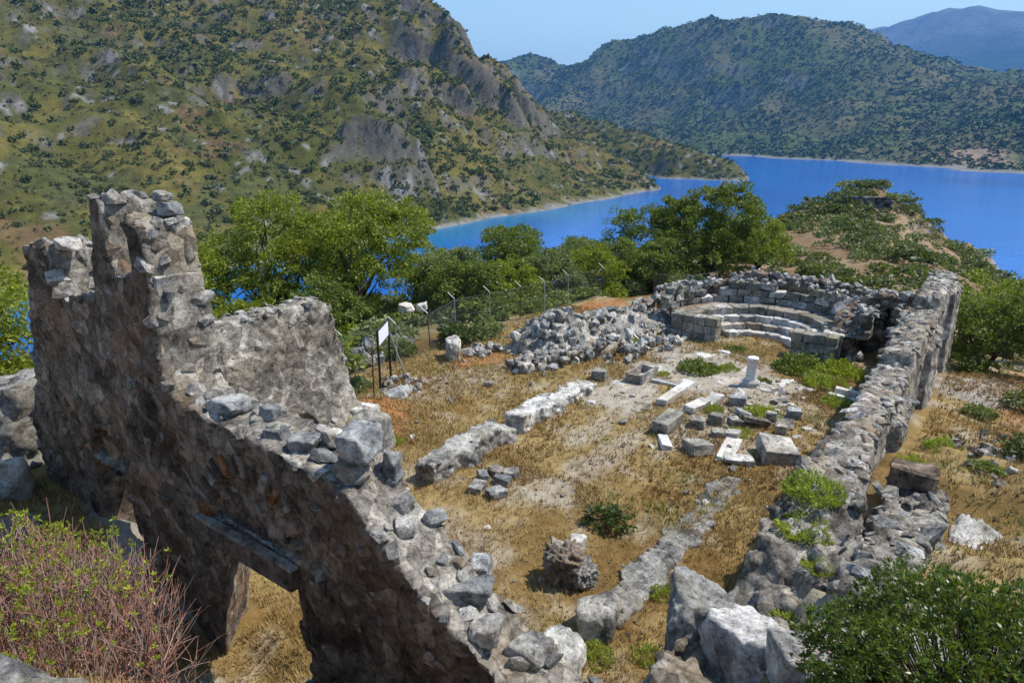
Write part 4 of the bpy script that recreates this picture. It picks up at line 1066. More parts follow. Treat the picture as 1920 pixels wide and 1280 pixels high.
block("stone_block", "grey wedge block in the front row near the brown grass", "stone block", 16.2, 5.75, 0.62, 0.62, 0.30, 0.9, 'ashlar', (0.1, 0.12))
block("stone_block", "largest pale grey block in the front row by the south aisle", "stone block", 17.1, 4.0, 0.95, 0.85, 0.42, 0.5, 'lime', (0.12, -0.08))
block("stone_slab", "thin broken slab in front of the largest pale block", "stone slab", 16.25, 4.67, 0.5, 0.75, 0.14, 0.4, 'white_rock', (0.05, 0.1))
block("stone_slab", "long white weathered slab in the front row", "stone slab", 16.75, 5.1, 1.5, 0.42, 0.10, 0.15, 'marble', (0.05, 0.0))
block("stone_block", "little white block behind the front row, left one", "stone block", 17.45, 5.68, 0.28, 0.3, 0.2, 0.4, 'white_rock')
block("stone_block", "little grey block behind the front row, right one", "stone block", 17.6, 5.3, 0.36, 0.34, 0.24, 0.1, 'lime')
block("marble_slab", "upper of two white slabs leaning on the south wall", "marble slab", 22.75, 3.3, 0.25, 0.9, 0.18, 0.1, 'marble', (0.1, 0), 0.06)
block("marble_slab", "lower of two white slabs leaning on the south wall", "marble slab", 22.35, 3.4, 0.25, 0.95, 0.16, 0.1, 'marble', (0.1, 0))
block("stone_block", "squared grey block standing alone left of the stone trough", "stone block", 19.6, 10.55, 0.42, 0.45, 0.36, 0.2, 'ashlar')
for i, (x, y, a, b, c, lab) in enumerate([(11.23, 9.16, .5, .32, .16, "flat grey block, left one nearest the camera of six blocks"), (11.72, 9.38, .28, .24, .2, "small upright block, leftmost of the back row of six blocks"), (12.11, 9.25, .42, .26, .18, "grey block in the middle of the back row of six"), (11.82, 8.87, .42, .24, .2, "narrow grey block in the centre of the six blocks"), (12.2, 8.9, .4, .3, .2, "grey block at the back right of the six blocks"), (11.27, 8.64, .46, .36, .2, "squarish grey block at the front right of the six")]):
    block("stone_block", lab, "stone block", x, y, a, b, c, 0.3 + 0.5 * i, 'lime_blue' if i % 2 else 'lime')
block("stone_block", "bluish grey block alone on brown grass beyond the broken wall end", "stone block", 8.75, 7.1, 0.55, 0.38, 0.30, 0.5, 'lime_blue')

tr = thing("stone_trough", "hollow rectangular stone trough near the rubble line", "trough", (20.5, 9.43, gz(20.5, 9.43)), None, 0.0)
for nm, (cx, cy, a, b, c) in (("side", (0, 0.27, 1.2, 0.1, 0.34)), ("side", (0, -0.27, 1.2, 0.1, 0.34)), ("end", (0.56, 0, 0.1, 0.44, 0.34)), ("end", (-0.56, 0, 0.1, 0.44, 0.30)), ("floor", (0, 0, 1.0, 0.44, 0.08))):
    obj(nm, block_mesh("trough_" + nm, (a, b, c), int(990 + cx * 10 + cy * 10), 0.015, 0.008), M['lime'], tr, (cx, cy, -0.02))

def lathe(prof, n=20):
    V = []
    for q, z in prof:
        for k in range(n): V.append((q * math.cos(2 * math.pi * k / n), q * math.sin(2 * math.pi * k / n), z))
    F = []
    for i in range(len(prof) - 1):
        for k in range(n): F.append((i * n + k, i * n + (k + 1) % n, (i + 1) * n + (k + 1) % n, (i + 1) * n + k))
    return np.array(V), np.array(F)
cl = thing("column_stump", "white marble column stump standing on its round base", "column", (22.1, 6.23, gz(22.1, 6.23) - 0.02))
V, F = lathe([(0.0, 0.0), (0.30, 0.0), (0.31, 0.06), (0.27, 0.10), (0.30, 0.14), (0.29, 0.18), (0.235, 0.22), (0.21, 0.25), (0.0, 0.25)]); obj("base", mk("column_base", V, F), M['marble'], cl)
V, F = lathe([(0.195, 0.245), (0.18, 0.30), (0.172, 0.6), (0.168, 0.92), (0.185, 0.93), (0.185, 0.98), (0.175, 1.0), (0.0, 1.0)]); V = V + r.normal(size=V.shape) * 0.003; obj("shaft", mk("column_shaft", V, F), M['marble'], cl)

r = np.random.RandomState(91)
for i, (x, y, a, b) in enumerate([(21.9, 7.15, 1.5, 1.2), (22.15, 5.55, 1.7, 1.2), (21.6, 9.5, 1.2, 0.9), (22.6, 8.6, 1.1, 0.8), (23.4, 8.0, 1.2, 0.9), (23.6, 6.7, 1.0, 0.8), (23.0, 9.6, 0.9, 0.8), (21.2, 6.3, 0.9, 0.5), (24.4, 8.6, 1.2, 0.8), (24.8, 7.2, 0.9, 0.8), (21.2, 8.2, 0.7, 0.6), (23.2, 5.4, 0.9, 0.6), (21.0, 4.8, 0.7, 0.5), (20.6, 7.3, 0.6, 0.5), (25.3, 8.2, 0.9, 0.9), (24.2, 9.9, 0.9, 0.6)]):
    obj("paving_slab", FVR[['lime', 'white_rock', 'marble'][i % 3]][i % 6], None, ground, (x, y, gz(x, y) - 0.01), (r.uniform(-.03, .03), r.uniform(-.03, .03), r.uniform(0, 6)), (a, b, 0.14))

# stump of rubble, boulders and rocks
st = thing("rubble_stump", "lumpy stump of rubble masonry with a white stone on top", "rubble", (9.65, 5.75, 0))
boulder("core", 941, (0.72, 0.6, 0.7), M['lime_warm'], st, (0, 0, 0.26), (0, 0, 0.4), 5, 7, 0.20, 2.6)
boulder("core", 942, (0.5, 0.46, 0.5), M['white_rock'], st, (0.02, -0.35, 0.16), (0, 0, 1.2), 5, 7, 0.18, 2.6)
boulder("cap_stone", 943, (0.36, 0.3, 0.18), M['marble'], st, (0.42, 0.02, 0.50), (0, 0.1, 0.3), 3, 7, 0.04)
for i in range(7): obj("stone", SV['lime_warm'][i % 8], None, st, (r.uniform(-.6, .5), r.uniform(-.5, .7), 0.04), tuple(r.uniform(0, 6, 3)), (0.2, 0.18, 0.15))
def rock(label, seed, x, y, z, size, mt, rz=0.0, sub=4, amp=0.06):
    return tag(boulder("boulder", seed, size, M[mt], None, (x, y, z), (0, 0, rz), sub, 8, amp), label, "boulder")
rock("white knobbly boulder at the near end of the worn foundation strip", 951, 8.7, 4.55, 0.2, (0.75, 0.62, 0.62), 'white_rock', 0.5)
rock("big lichen-white boulder on the near end of the south wall, left one", 952, 6.95, 2.25, 2.35, (1.0, 0.85, 0.95), 'white_rock', 0.3, 5, 0.07)
rock("grey boulder leaning right of the lichen-white one at the bottom edge", 953, 6.55, 1.45, 2.45, (0.9, 0.8, 0.95), 'lime', 1.0, 5, 0.07)
rock("sharp grey rock partly hidden under the glossy green bush", 954, 5.85, 0.82, 3.05, (0.75, 0.7, 0.95), 'lime', 0.2, 5, 0.06)
rock("pale blurred rock in the bottom left corner", 955, 0.50, 3.35, 5.0, (1.3, 1.25, 0.75), 'white_rock', 0.4, 5, 0.05)
rock("lower pale rock beside the one in the bottom left corner", 956, 0.95, 3.1, 4.85, (0.6, 0.55, 0.6), 'lime', 1.3, 5, 0.05)
rock("large pale outcrop beyond the left end of the west front", 957, 4.7, 17.0, 1.7, (2.3, 2.0, 2.4), 'white_rock', 0.5, 5, 0.10)
rock("dark rock at the foot of the left end of the west front", 958, 3.6, 14.6, 1.5, (1.3, 1.1, 1.3), 'lime', 0.2, 4, 0.06)
rock("white wedge-shaped rock in front of the dark shrub by the fence", 959, 18.3, 16.0, 0.35, (1.0, 0.5, 0.8), 'white_rock', 0.9)
rock("flat grey rock below the signboard", 960, 14.0, 14.6, 0.25, (0.95, 0.6, 0.4), 'lime_blue', 0.4)
rock("low white rock beside the flat grey one below the signboard", 961, 13.4, 14.9, 0.2, (0.6, 0.5, 0.3), 'white_rock', 0.9)
rock("round white stone alone on the brown grass before the heap", 962, 16.8, 13.1, 0.08, (0.32, 0.26, 0.22), 'white_rock')
rock("rubble lump on the near floor, bottom centre of the picture", 963, 7.6, 4.6, 0.2, (0.9, 0.7, 0.6), 'white_rock', 0.2)
rock("pale rounded rock on the grass outside the doorway", 964, 4.0, 7.3, 0.15, (0.6, 0.5, 0.35), 'white_rock', 0.2)
rock("pale flat bedrock on the slope right of the outer wall", 965, 10.8, -0.35, 2.3, (2.0, 0.7, 0.35), 'white_rock', 0.1, 5)
rock("pale flat bedrock at the right edge of the picture", 966, 13.2, -0.75, 2.0, (1.6, 0.7, 0.3), 'lime', 0.3, 5)
rock("white rock behind the fence thicket, left of the pair", 967, 22.0, 22.0, 0.3, (0.55, 0.5, 0.45), 'marble')
rock("white rock behind the fence thicket, right of the pair", 968, 22.7, 21.7, 0.25, (0.55, 0.5, 0.4), 'marble', 1.0)

# loose stones in the grass
r = np.random.RandomState(92); k = 0
while k < 190:
    x, y = r.uniform(6.2, 27), r.uniform(2.3, 17)
    w = 0.25 + 0.7 * math.exp(-((x - 18.5) / 3.5) ** 2 - ((y - 5.5) / 2.5) ** 2) + 0.6 * math.exp(-((y - 14.3) / 1.8) ** 2) + 0.5 * math.exp(-((x - 9.5) / 2.0) ** 2 - ((y - 9) / 1.6) ** 2)
    if r.rand() > w: continue
    s_ = r.uniform(0.07, 0.20) if r.rand() < 0.85 else r.uniform(0.2, 0.3)
    mt = ['white_rock', 'lime', 'marble', 'lime_warm'][r.randint(4)]
    o = obj("loose_stone", SV[mt][r.randint(8)], None, None, (x, y, gz(x, y) + s_ * 0.12), tuple(r.uniform(0, 6.28, 3)), (s_ * 1.3, s_, s_ * 0.75)); k += 1
    tag(o, f"{'larger' if s_ > 0.17 else 'small'} {'white' if mt in ('white_rock', 'marble') else 'grey' if mt == 'lime' else 'brownish'} loose stone on the church floor, {'west end' if x < 12 else 'middle' if x < 19 else 'apse end'}, {'north aisle' if y > 10.7 else 'south aisle' if y < 4.2 else 'nave'}", "stone", "loose stones in the dry grass")
for i in range(60):
    x, y = 17.5 + 6.5 * r.rand(), 3.6 + 6.2 * r.rand(); a_ = r.uniform(0.14, 0.42); mt = ['marble', 'lime', 'white_rock', 'marble', 'lime_warm'][i % 5]
    o = obj("stone_fragment", FVR[mt][i % 6], None, None, (x, y, gz(x, y) + 0.01), (r.uniform(-.15, .15), r.uniform(-.15, .15), r.uniform(0, 6.28)), (a_ * 1.4, a_, 0.16))
    tag(o, f"{'white' if mt in ('marble', 'white_rock') else 'grey' if mt == 'lime' else 'brownish'} flat broken fragment {'by the column' if abs(x - 22.1) < 1.2 and abs(y - 6.2) < 1.2 else 'among the blocks before the apse' if x < 20.5 else 'on the pale floor before the apse'}", "stone fragment", "flat fragments before the apse")
r = np.random.RandomState(93); n = 9000
x = r.uniform(5.8, 30, n); y = r.uniform(-4, 17.5, n); keep = (y > 2.1) | (y < 0.6)
keep &= r.uniform(0, 1, n) < 0.25 + 0.5 * sstep(-0.1, 0.35, fbm(xy(x, y) * 0.8, 3, 300)); x = x[keep]; y = y[keep]
pr = []
for m in STONES[:4]:
    V = np.array([v.co[:] for v in m.vertices]); m.calc_loop_triangles(); F = np.array([t.vertices[:] for t in m.loop_triangles]); pr.append((V, F))
V, F = instance_mesh("x", pr, np.stack([x, y, ground_z(x, y) + 0.005], 1), r.uniform(0.02, 0.075, len(x)) * np.where(r.rand(len(x)) < 0.08, 1.7, 1), 95)
o = obj("gravel", mk("gravel", V, F, False), M['lime_warm']); o["kind"] = "stuff"; o["label"] = "pale gravel and pebbles strewn over the dry ground"; o["category"] = "gravel"

# ------------------------------------------------------------------ signboard, stake and fence
g0, g1 = np.array((14.15, 15.45)), np.array((15.35, 16.22))
sg = thing("signboard", "white signboard on two dark posts in the north aisle", "sign", (14.15, 15.45, gz(14.15, 15.45)))
dv = g1 - g0; L_ = float(np.hypot(*dv)); az = math.atan2(dv[1], dv[0])
for k in (0, 1):
    V, F = box((-0.03, -0.03, -0.2), (0.03, 0.03, 2.05)); obj("post", mk("sign_post", V, F, False), M['dark_steel'], sg, tuple(np.append(k * dv, 0)), (0, 0, az))
V, F = box((0.05, -0.012, 1.52), (L_ - 0.05, 0.012, 2.0)); pn = obj("panel", mk("sign_panel", V, F, False), M['sign'], sg, (0, 0, 0), (0, 0, az))
for lo, hi in (((0.03, -0.02, 1.49), (L_ - 0.03, 0.02, 1.52)), ((0.03, -0.02, 2.0), (L_ - 0.03, 0.02, 2.03))):
    V, F = box(lo, hi); obj("frame", mk("sign_frame", V, F, False), M['dark_steel'], pn)
V, F = tube([(0, 0, -0.1), (0.02, 0.0, 0.6), (0.05, 0.01, 1.6)], 0.022, 6); sk = tag(obj("stake", mk("stake", V, F), M['rust'], None, (13.0, 14.5, gz(13.0, 14.5))), "thin rusty stake standing left of the signboard", "stake")
V, F = tube([(0, 0, 0), (-0.35, 0.5, 2.0)], 0.022, 6); tag(obj("leaning_pole", mk("leaning_pole", V, F), M['steel'], None, (16.0, 16.2, gz(16, 16.2))), "thin grey pole leaning against the fence by the signboard", "pole")

def fence(label, pts, h=1.5, arm=True):
    t = thing("wire_fence", label, "fence", (pts[0][0], pts[0][1], gz(*pts[0]))); b = np.array(t.location)
    P3 = [np.array((x, y, gz(x, y))) for x, y in pts]
    wires = []
    for i, p in enumerate(P3):
        lean = np.array((r.uniform(-.05, .05), r.uniform(-.05, .05), 0))
        parts = [tube([p + [0, 0, -0.15], p + lean + [0, 0, h]], 0.024, 6)]
        V, F = join(parts); obj("post", mk("fence_post", V - b, F), M['steel'] if i % 3 else M['rust'], t)
        if arm:
            V, F = tube([p + lean + [0, 0, h], p + lean + [-0.12, 0.26, h + 0.26]], 0.02, 5); obj("post_arm", mk("fence_post_arm", V - b, F), M['steel'], t)
    for p, q in zip(P3[:-1], P3[1:]):
        L = np.linalg.norm((q - p)[:2]); d = (q - p) / L; up = np.array((0, 0, 1.0)); sp = 0.13
        nrm = np.cross(d, up) * 0.0
        for zz in (0.08, h * 0.5, h - 0.04): wires.append(tube([p + up * zz, (p + q) / 2 + up * (zz - 0.02), q + up * zz], 0.005, 3))
        for s0 in np.arange(-h, L, sp):
            for sg_ in (1, -1):
                a0 = max(s0, 0); a1 = min(s0 + h, L)
                if a1 - a0 < 0.05: continue
                z0, z1 = (a0 - s0), (a1 - s0)
                if sg_ < 0: z0, z1 = h - z0, h - z1
                wires.append(tube([p + d * a0 + up * z0, p + d * a1 + up * z1], 0.0032, 3))
    V, F = join(wires); o = obj("wire_mesh", mk("fence_mesh", V - b, F), M['wire'], t)
fence("chain link fence with cranked posts along the north side of the church", [(12.4, 18.9), (14.9, 18.0), (16.7, 17.3), (18.5, 17.3), (20.9, 18.1), (22.9, 17.8), (24.7, 17.5), (26.4, 17.3), (28.2, 17.1), (30.4, 16.4)])
fence("short chain link fence under the dark trees left of the apse", [(31.0, 13.9), (33.0, 13.0), (35.2, 12.2)], 1.5, False)
fence("chain link fence beyond the left end of the west front", [(6.0, 18.9), (8.2, 19.2), (10.4, 19.0)], 1.5, False)

# ------------------------------------------------------------------ trees and shrubs
def make_tree(label, x, y, w, h, mt, seed, ncl=430, per=62, leaf=0.155, trunk=0.28, crad=0.42, group=None, nm="tree", low=0.15, zoff=0.0):
    r = np.random.RandomState(seed); z0 = gz(x, y) + zoff
    t = thing(nm, label, "tree", (x, y, z0), group)
    lobes = [(0, 0, h * 0.62, w * 0.34, w * 0.34, h * 0.34)]
    n = 12
    for i in range(n):
        a = 2 * math.pi * i / n + r.uniform(-.4, .4); q = r.uniform(0.2, 0.36) * w; s_ = r.uniform(0.15, 0.25) * w
        lobes.append((q * math.cos(a), q * math.sin(a), h * r.uniform(low + 0.10, 0.82), s_, s_, s_ * r.uniform(0.75, 1.1)))
    for L in list(lobes):                                  # keep the top at the measured height
        pass
    C, D, cc = clumps(lobes, ncl, per, crad, seed, -0.7)
    C[:, 2] = np.clip(C[:, 2], h * low * 0.8, h * 1.04)
    V, F = leaves(C, leaf, seed + 3, 0.5, 0.4, D, 0.8)
    obj("crown", mk("tree_crown", V, F, False), M[mt], t)
    parts = []
    nb = 3
    for k in range(nb):
        a = r.uniform(0, 6.28); q = 0.10 * w
        fork = np.array((q * math.cos(a), q * math.sin(a), h * low))
        parts.append(tube([(0.1 * math.cos(a), 0.1 * math.sin(a), -0.4), (0.4 * fork[0], 0.4 * fork[1], h * low * 0.5), tuple(fork)], [trunk * 0.62, trunk * 0.5, trunk * 0.4], 7))
        for m in range(4):
            tgt = np.array(lobes[1 + (k * 3 + m) % n][:3]) + r.normal(size=3) * 0.15
            mid = (fork + tgt) / 2 + r.normal(size=3) * 0.25
            parts.append(tube([fork, mid, tgt], [trunk * 0.34, trunk * 0.22, trunk * 0.06], 5))
            for b in range(3):
                c2 = cc[r.randint(len(cc))]
                if np.linalg.norm(c2 - tgt) < w * 0.45: parts.append(tube([mid, (mid + c2) / 2 + r.normal(size=3) * 0.1, c2], [trunk * 0.16, trunk * 0.1, 0.01], 4))
    V, F = join(parts); obj("trunk", mk("tree_trunk", V, F), M['bark'], t)
    return t

make_tree("tall bright green tree left of the big tree pair behind the north wall", 20.5, 29.2, 6.4, 7.4, 'carob', 1001)
make_tree("big bright green tree with a dark leaning trunk behind the signboard", 22.2, 24.8, 5.8, 6.9, 'carob', 1002)
make_tree("green tree just behind the top of the north wall", 16.6, 30.5, 4.6, 5.6, 'carob', 1003, 330)
make_tree("bright green tree between the tall pair", 23.5, 29.5, 5.0, 6.6, 'carob', 1004, 340)
make_tree("grey-green olive tree right of the big bright tree", 28.5, 24.6, 4.2, 4.2, 'olive', 1005, 320)
make_tree("leafy green tree in front of the turquoise water", 34.2, 24.6, 4.8, 5.6, 'maquis', 1006, 360)
make_tree("grey-green tree behind the middle of the fence", 39.6, 23.2, 5.0, 4.2, 'olive', 1007, 330)
make_tree("low green tree filling the gap before the channel", 37.0, 26.0, 4.2, 4.2, 'maquis', 1008, 300)
make_tree("dark green tree, left one of the pair left of the apse", 45.2, 21.2, 6.4, 6.6, 'dark_tree', 1009, 520)
make_tree("largest dark green tree behind the left side of the apse", 46.5, 16.6, 8.4, 7.2, 'dark_tree', 1010, 760, 54, 0.20, 0.34)
make_tree("bright green tree at the far left edge beyond the west front", 5.0, 19.8, 3.6, 4.3, 'carob', 1011, 260, 52, 0.12)
make_tree("spreading green tree outside the east end of the south wall", 29.6, 0.1, 3.4, 2.9, 'maquis', 1012, 300, 52, 0.12, 0.2, 0.3, None, "tree", 0.25)
make_tree("green tree with a bare trunk at the right edge of the picture", 26.8, -1.6, 3.6, 3.0, 'dark_tree', 1013, 320, 52, 0.12, 0.22, 0.3, None, "tree", 0.3)
make_tree("bright green low tree farther along the south slope", 33.8, -0.6, 4.2, 3.2, 'carob', 1014, 300, 52, 0.13, 0.2, 0.32, None, "tree", 0.2)

make_tree("green tree low behind the north wall, left of the tall pair", 13.5, 28.5, 4.4, 4.6, 'maquis', 1015, 280)
make_tree("dense green tree behind the olive tree", 30.5, 28.0, 5.2, 5.0, 'carob', 1016, 340)
make_tree("olive-green tree between two taller ones before the water", 33.0, 29.5, 4.6, 4.4, 'olive', 1017, 280)
make_tree("dark green tree filling the space left of the dark pair", 42.0, 25.0, 4.8, 4.6, 'dark_tree', 1018, 320)
make_tree("low bushy tree under the largest dark tree", 41.5, 18.5, 4.4, 3.4, 'maquis', 1019, 280)
make_tree("leafy tree right of the largest dark tree", 52.0, 15.0, 4.6, 4.4, 'carob', 1020, 300)
make_tree("small bright tree where the headland begins", 58.0, 19.5, 4.2, 3.6, 'carob', 1021, 240)
for i, (x, y, w, h, mt, lab) in enumerate([
        (26.3, 22.4, 3.8, 3.2, 'maquis', "rounded green tree close behind the fence right of the big bright tree"), (29.8, 21.6, 3.8, 3.1, 'carob', "bright rounded tree close behind the middle of the fence"), (33.4, 21.4, 4.0, 3.5, 'olive', "silvery rounded tree behind the stone heap"),
        (37.2, 20.9, 4.2, 3.6, 'carob', "yellow-green tree behind the right half of the heap"), (40.8, 20.6, 4.2, 3.8, 'maquis', "green tree just left of the dark pair"), (18.6, 23.5, 3.6, 3.4, 'maquis', "rounded green tree under the big bright tree, left side"), (15.2, 24.6, 3.6, 3.2, 'carob', "low bright tree showing above the north wall")]):
    make_tree(lab, x, y, w, h, mt, 1030 + i, 230, 56, 0.14, 0.2, 0.34, None, "tree", 0.1)
near_shrubs = {k: [shrub_mesh("shrub_mesh", 1100 + 10 * j + i, 85, 26, 0.20, 0.13, M[k]) for i in range(3)] for j, k in enumerate(('maquis', 'maquis_dark', 'olive', 'carob'))}
mid_shrubs = {k: [shrub_mesh("headland_shrub_mesh", 1150 + 10 * j + i, 60, 14, 0.22, 0.17, M['headland_leaf' if k == 'maquis' else k]) for i in range(3)] for j, k in enumerate(('maquis', 'maquis_dark', 'olive'))}
r = np.random.RandomState(101)
def shrub(lib, mt, x, y, s_, label, group=None, hs_=1.0, dz=-0.05):
    o = obj("shrub", lib[mt][r.randint(3)], None, None, (x, y, gz(x, y) + dz), (0, 0, r.uniform(0, 6.28)), (s_ * r.uniform(0.9, 1.15), s_, s_ * hs_))
    return tag(o, label, "shrub", group)
k = 0; P = np.zeros((0, 2))
while k < 78:
    x, y = r.uniform(9, 44), r.uniform(18.9, 26.5)
    if len(P) and (np.hypot(P[:, 0] - x, P[:, 1] - y) < 0.9).any(): continue
    if 20.3 < x < 23.6 and y < 22.2: continue
    P = np.concatenate([P, [(x, y)]]); k += 1
    MT = ['maquis', 'maquis', 'carob', 'olive'][r.randint(4)]; shrub(near_shrubs, MT, x, y, r.uniform(1.0, 1.9), f"{'green' if MT == 'maquis' else 'bright green' if MT == 'carob' else 'grey-green'} shrub in the thicket {'close behind' if y < 21 else 'well behind'} the wire fence, {'left' if x < 20 else 'middle' if x < 32 else 'right'} stretch", "thicket behind the fence", 0.85)
for i in range(26):
    x, y = 7 + 1.45 * i + r.uniform(-.4, .4), r.uniform(29.5, 34.5)
    shrub(near_shrubs, ['carob', 'maquis', 'maquis', 'olive'][r.randint(4)], x, y, r.uniform(2.2, 3.0), "tall green shrub in the belt below the trees along the slope", "belt of tall shrubs under the trees", 1.0)
for x, y, s_, mt, lab in [(3.9, 21.5, 1.7, 'carob', "leafy shrub at the left edge under the bright tree"), (19.9, 17.0, 1.25, 'maquis_dark', "dark grey-green shrub pressing against the fence right of the signboard"), (21.4, 16.9, 1.1, 'olive', "grey-green shrub by the fence just left of the heap"), (17.6, 18.2, 1.0, 'maquis', "green shrub behind the fence above the signboard"),
                          (11.64, 5.93, 0.62, 'maquis_dark', "small round dark shrub alone in the middle of the nave"), (13.9, 16.3, 0.8, 'olive', "grey shrub left of the signboard posts"), (12.9, 15.6, 0.6, 'maquis_dark', "low dark shrub between the stake and the north wall"),
                          (16.5, -1.0, 0.75, 'maquis_dark', "low spreading dark shrub on the slope, right of the outer wall"), (19.8, 0.0, 0.6, 'olive', "low grey-green shrub beside the far half of the south wall"), (13.5, -0.3, 0.35, 'maquis', "small green shrub on the dry slope at the right"), (21.5, -1.2, 0.7, 'olive', "low grey shrub under the trees at the right edge"),
                          (27.6, 0.1, 1.1, 'maquis', "bushy green shrub against the outside of the south wall"), (31.5, 1.0, 1.0, 'maquis', "green shrub beyond the far end of the south wall"), (25.0, -2.2, 1.0, 'maquis_dark', "dark shrub under the tree at the right edge")]:
    shrub(near_shrubs, mt, x, y, s_, lab, None, 0.9)
# headland scrub
extra = []; k = 0; P = np.zeros((0, 2)); tries = 0
while k < 320 and tries < 16000:
    tries += 1
    x, y = 33 + 117 * r.rand() ** 1.15, r.uniform(-12, 36)
    if y > 15 and x < 50: continue
    n_ = float(fbm(np.array([[x / 14, y / 14, 0]]), 3, 310)[0]); dens = 0.25 + 0.75 * float(sstep(-0.25, 0.1, np.array([n_]))[0])
    if x > 40 and y < 6 and x < 90: dens *= 0.45
    z = gz(x, y)
    if z < -30 or r.rand() > dens: continue
    s_ = r.uniform(1.0, 2.3) * (1 + 0.3 * (x > 85))
    if len(P) and (np.hypot(P[:, 0] - x, P[:, 1] - y) < 0.8 * s_).any(): continue
    P = np.concatenate([P, [(x, y)]]); k += 1
    if k > 195: extra.append((x, y, z - 0.15, s_)); continue
    MT = ['maquis', 'maquis', 'maquis_dark', 'olive'][r.randint(4)]
    shrub(mid_shrubs, MT, x, y, s_, f"{'large' if s_ > 1.9 else 'small' if s_ < 1.35 else 'middle-sized'} {'green' if MT == 'maquis' else 'dark green' if MT == 'maquis_dark' else 'grey-green'} shrub on the headland, {'just beyond the apse' if x < 60 else 'halfway to its top' if x < 92 else 'near or past its top'}, {'seaward side' if y < 8 else 'channel side'}", "shrubs on the headland", 0.8, -0.15)
for x, y, s_ in ((108.5, 18.6, 2.3), (110, 16.0, 2.4), (108, 13.6, 2.1), (106.5, 20.5, 2.0), (104.5, 11.8, 2.0), (111, 19.5, 2.2)): extra.append((x, y, gz(x, y) - 0.2, s_))
extra = np.array(extra); pr = []
light_shrubs = [shrub_mesh('x', 1190 + i, 42, 13, 0.22, 0.17, M['headland_leaf']) for i in range(4)]
for m in light_shrubs:
    V = np.empty(len(m.vertices) * 3); m.vertices.foreach_get("co", V); V = V.reshape(-1, 3) * np.array((1, 1, 0.8)); pr.append((V, np.arange(len(V)).reshape(-1, 4)))
V, F = instance_mesh("x", pr, extra[:, :3], extra[:, 3], 97)
o = obj("headland_scrub", mk("headland_scrub", V, F, False), M['headland_leaf']); o["kind"] = "stuff"; o["label"] = "green scrub filling the gaps between the headland shrubs"; o["category"] = "scrub"
hw = thing("headland_hut_wall", "low grey ruined wall near the top of the headland", "wall", (101.5, 16.2, gz(101.5, 16.2) - 0.1)); zb = hw.location[2]
for c in range(4):
    for i in range(9):
        obj("stone", block_mesh("hut_stone", (0.7, 0.62, 0.34), c * 9 + i, 0.05, 0.04, 0), M['cliff'], hw, (0.05 * (c % 2), -2.8 + i * 0.66 + 0.3 * (c % 2), -0.2 + c * 0.36))
rk = tag(boulder("sea_stack", 971, (24, 12, 13), M['cliff'], None, (196, 6.5, -31), (0, 0, 0.3), 5, 9, 0.06), "dark rocky outcrop at the tip of the headland by the water", "rock")

# green plants inside the church and on the walls
def herb_mesh(name, seed, n, rad, h, leaf, mat, asp=0.28):
    r = np.random.RandomState(seed); a = r.uniform(0, 6.28, n); q = rad * np.sqrt(r.rand(n)); t = r.uniform(0.05, 1, n) ** 0.8
    lump = 0.55 + 0.95 * fbm(np.stack([np.cos(a) * q * 3 / rad, np.sin(a) * q * 3 / rad, a * 0], 1), 2, seed)
    C = np.stack([q * np.cos(a), q * np.sin(a), t * h * (1 - 0.6 * (q / rad) ** 2) * lump], 1)
    D = np.stack([np.cos(a) * q / rad, np.sin(a) * q / rad, np.full(n, 0.9)], 1)
    V, F = leaves(C, leaf, seed + 1, asp, 0.2, D, 0.55)
    me = mk(name, V, F, False); me.materials.append(mat); return me
HERB = {'fennel': [herb_mesh("herb_mesh", 1200 + i, 1900, 1.0, 0.75, 0.17, M['fennel']) for i in range(3)], 'spurge': [herb_mesh("herb_mesh", 1210 + i, 1900, 1.0, 0.7, 0.16, M['spurge']) for i in range(3)], 'maquis': [herb_mesh("herb_mesh", 1220 + i, 1900, 1.0, 0.65, 0.14, M['maquis'], 0.5) for i in range(3)]}
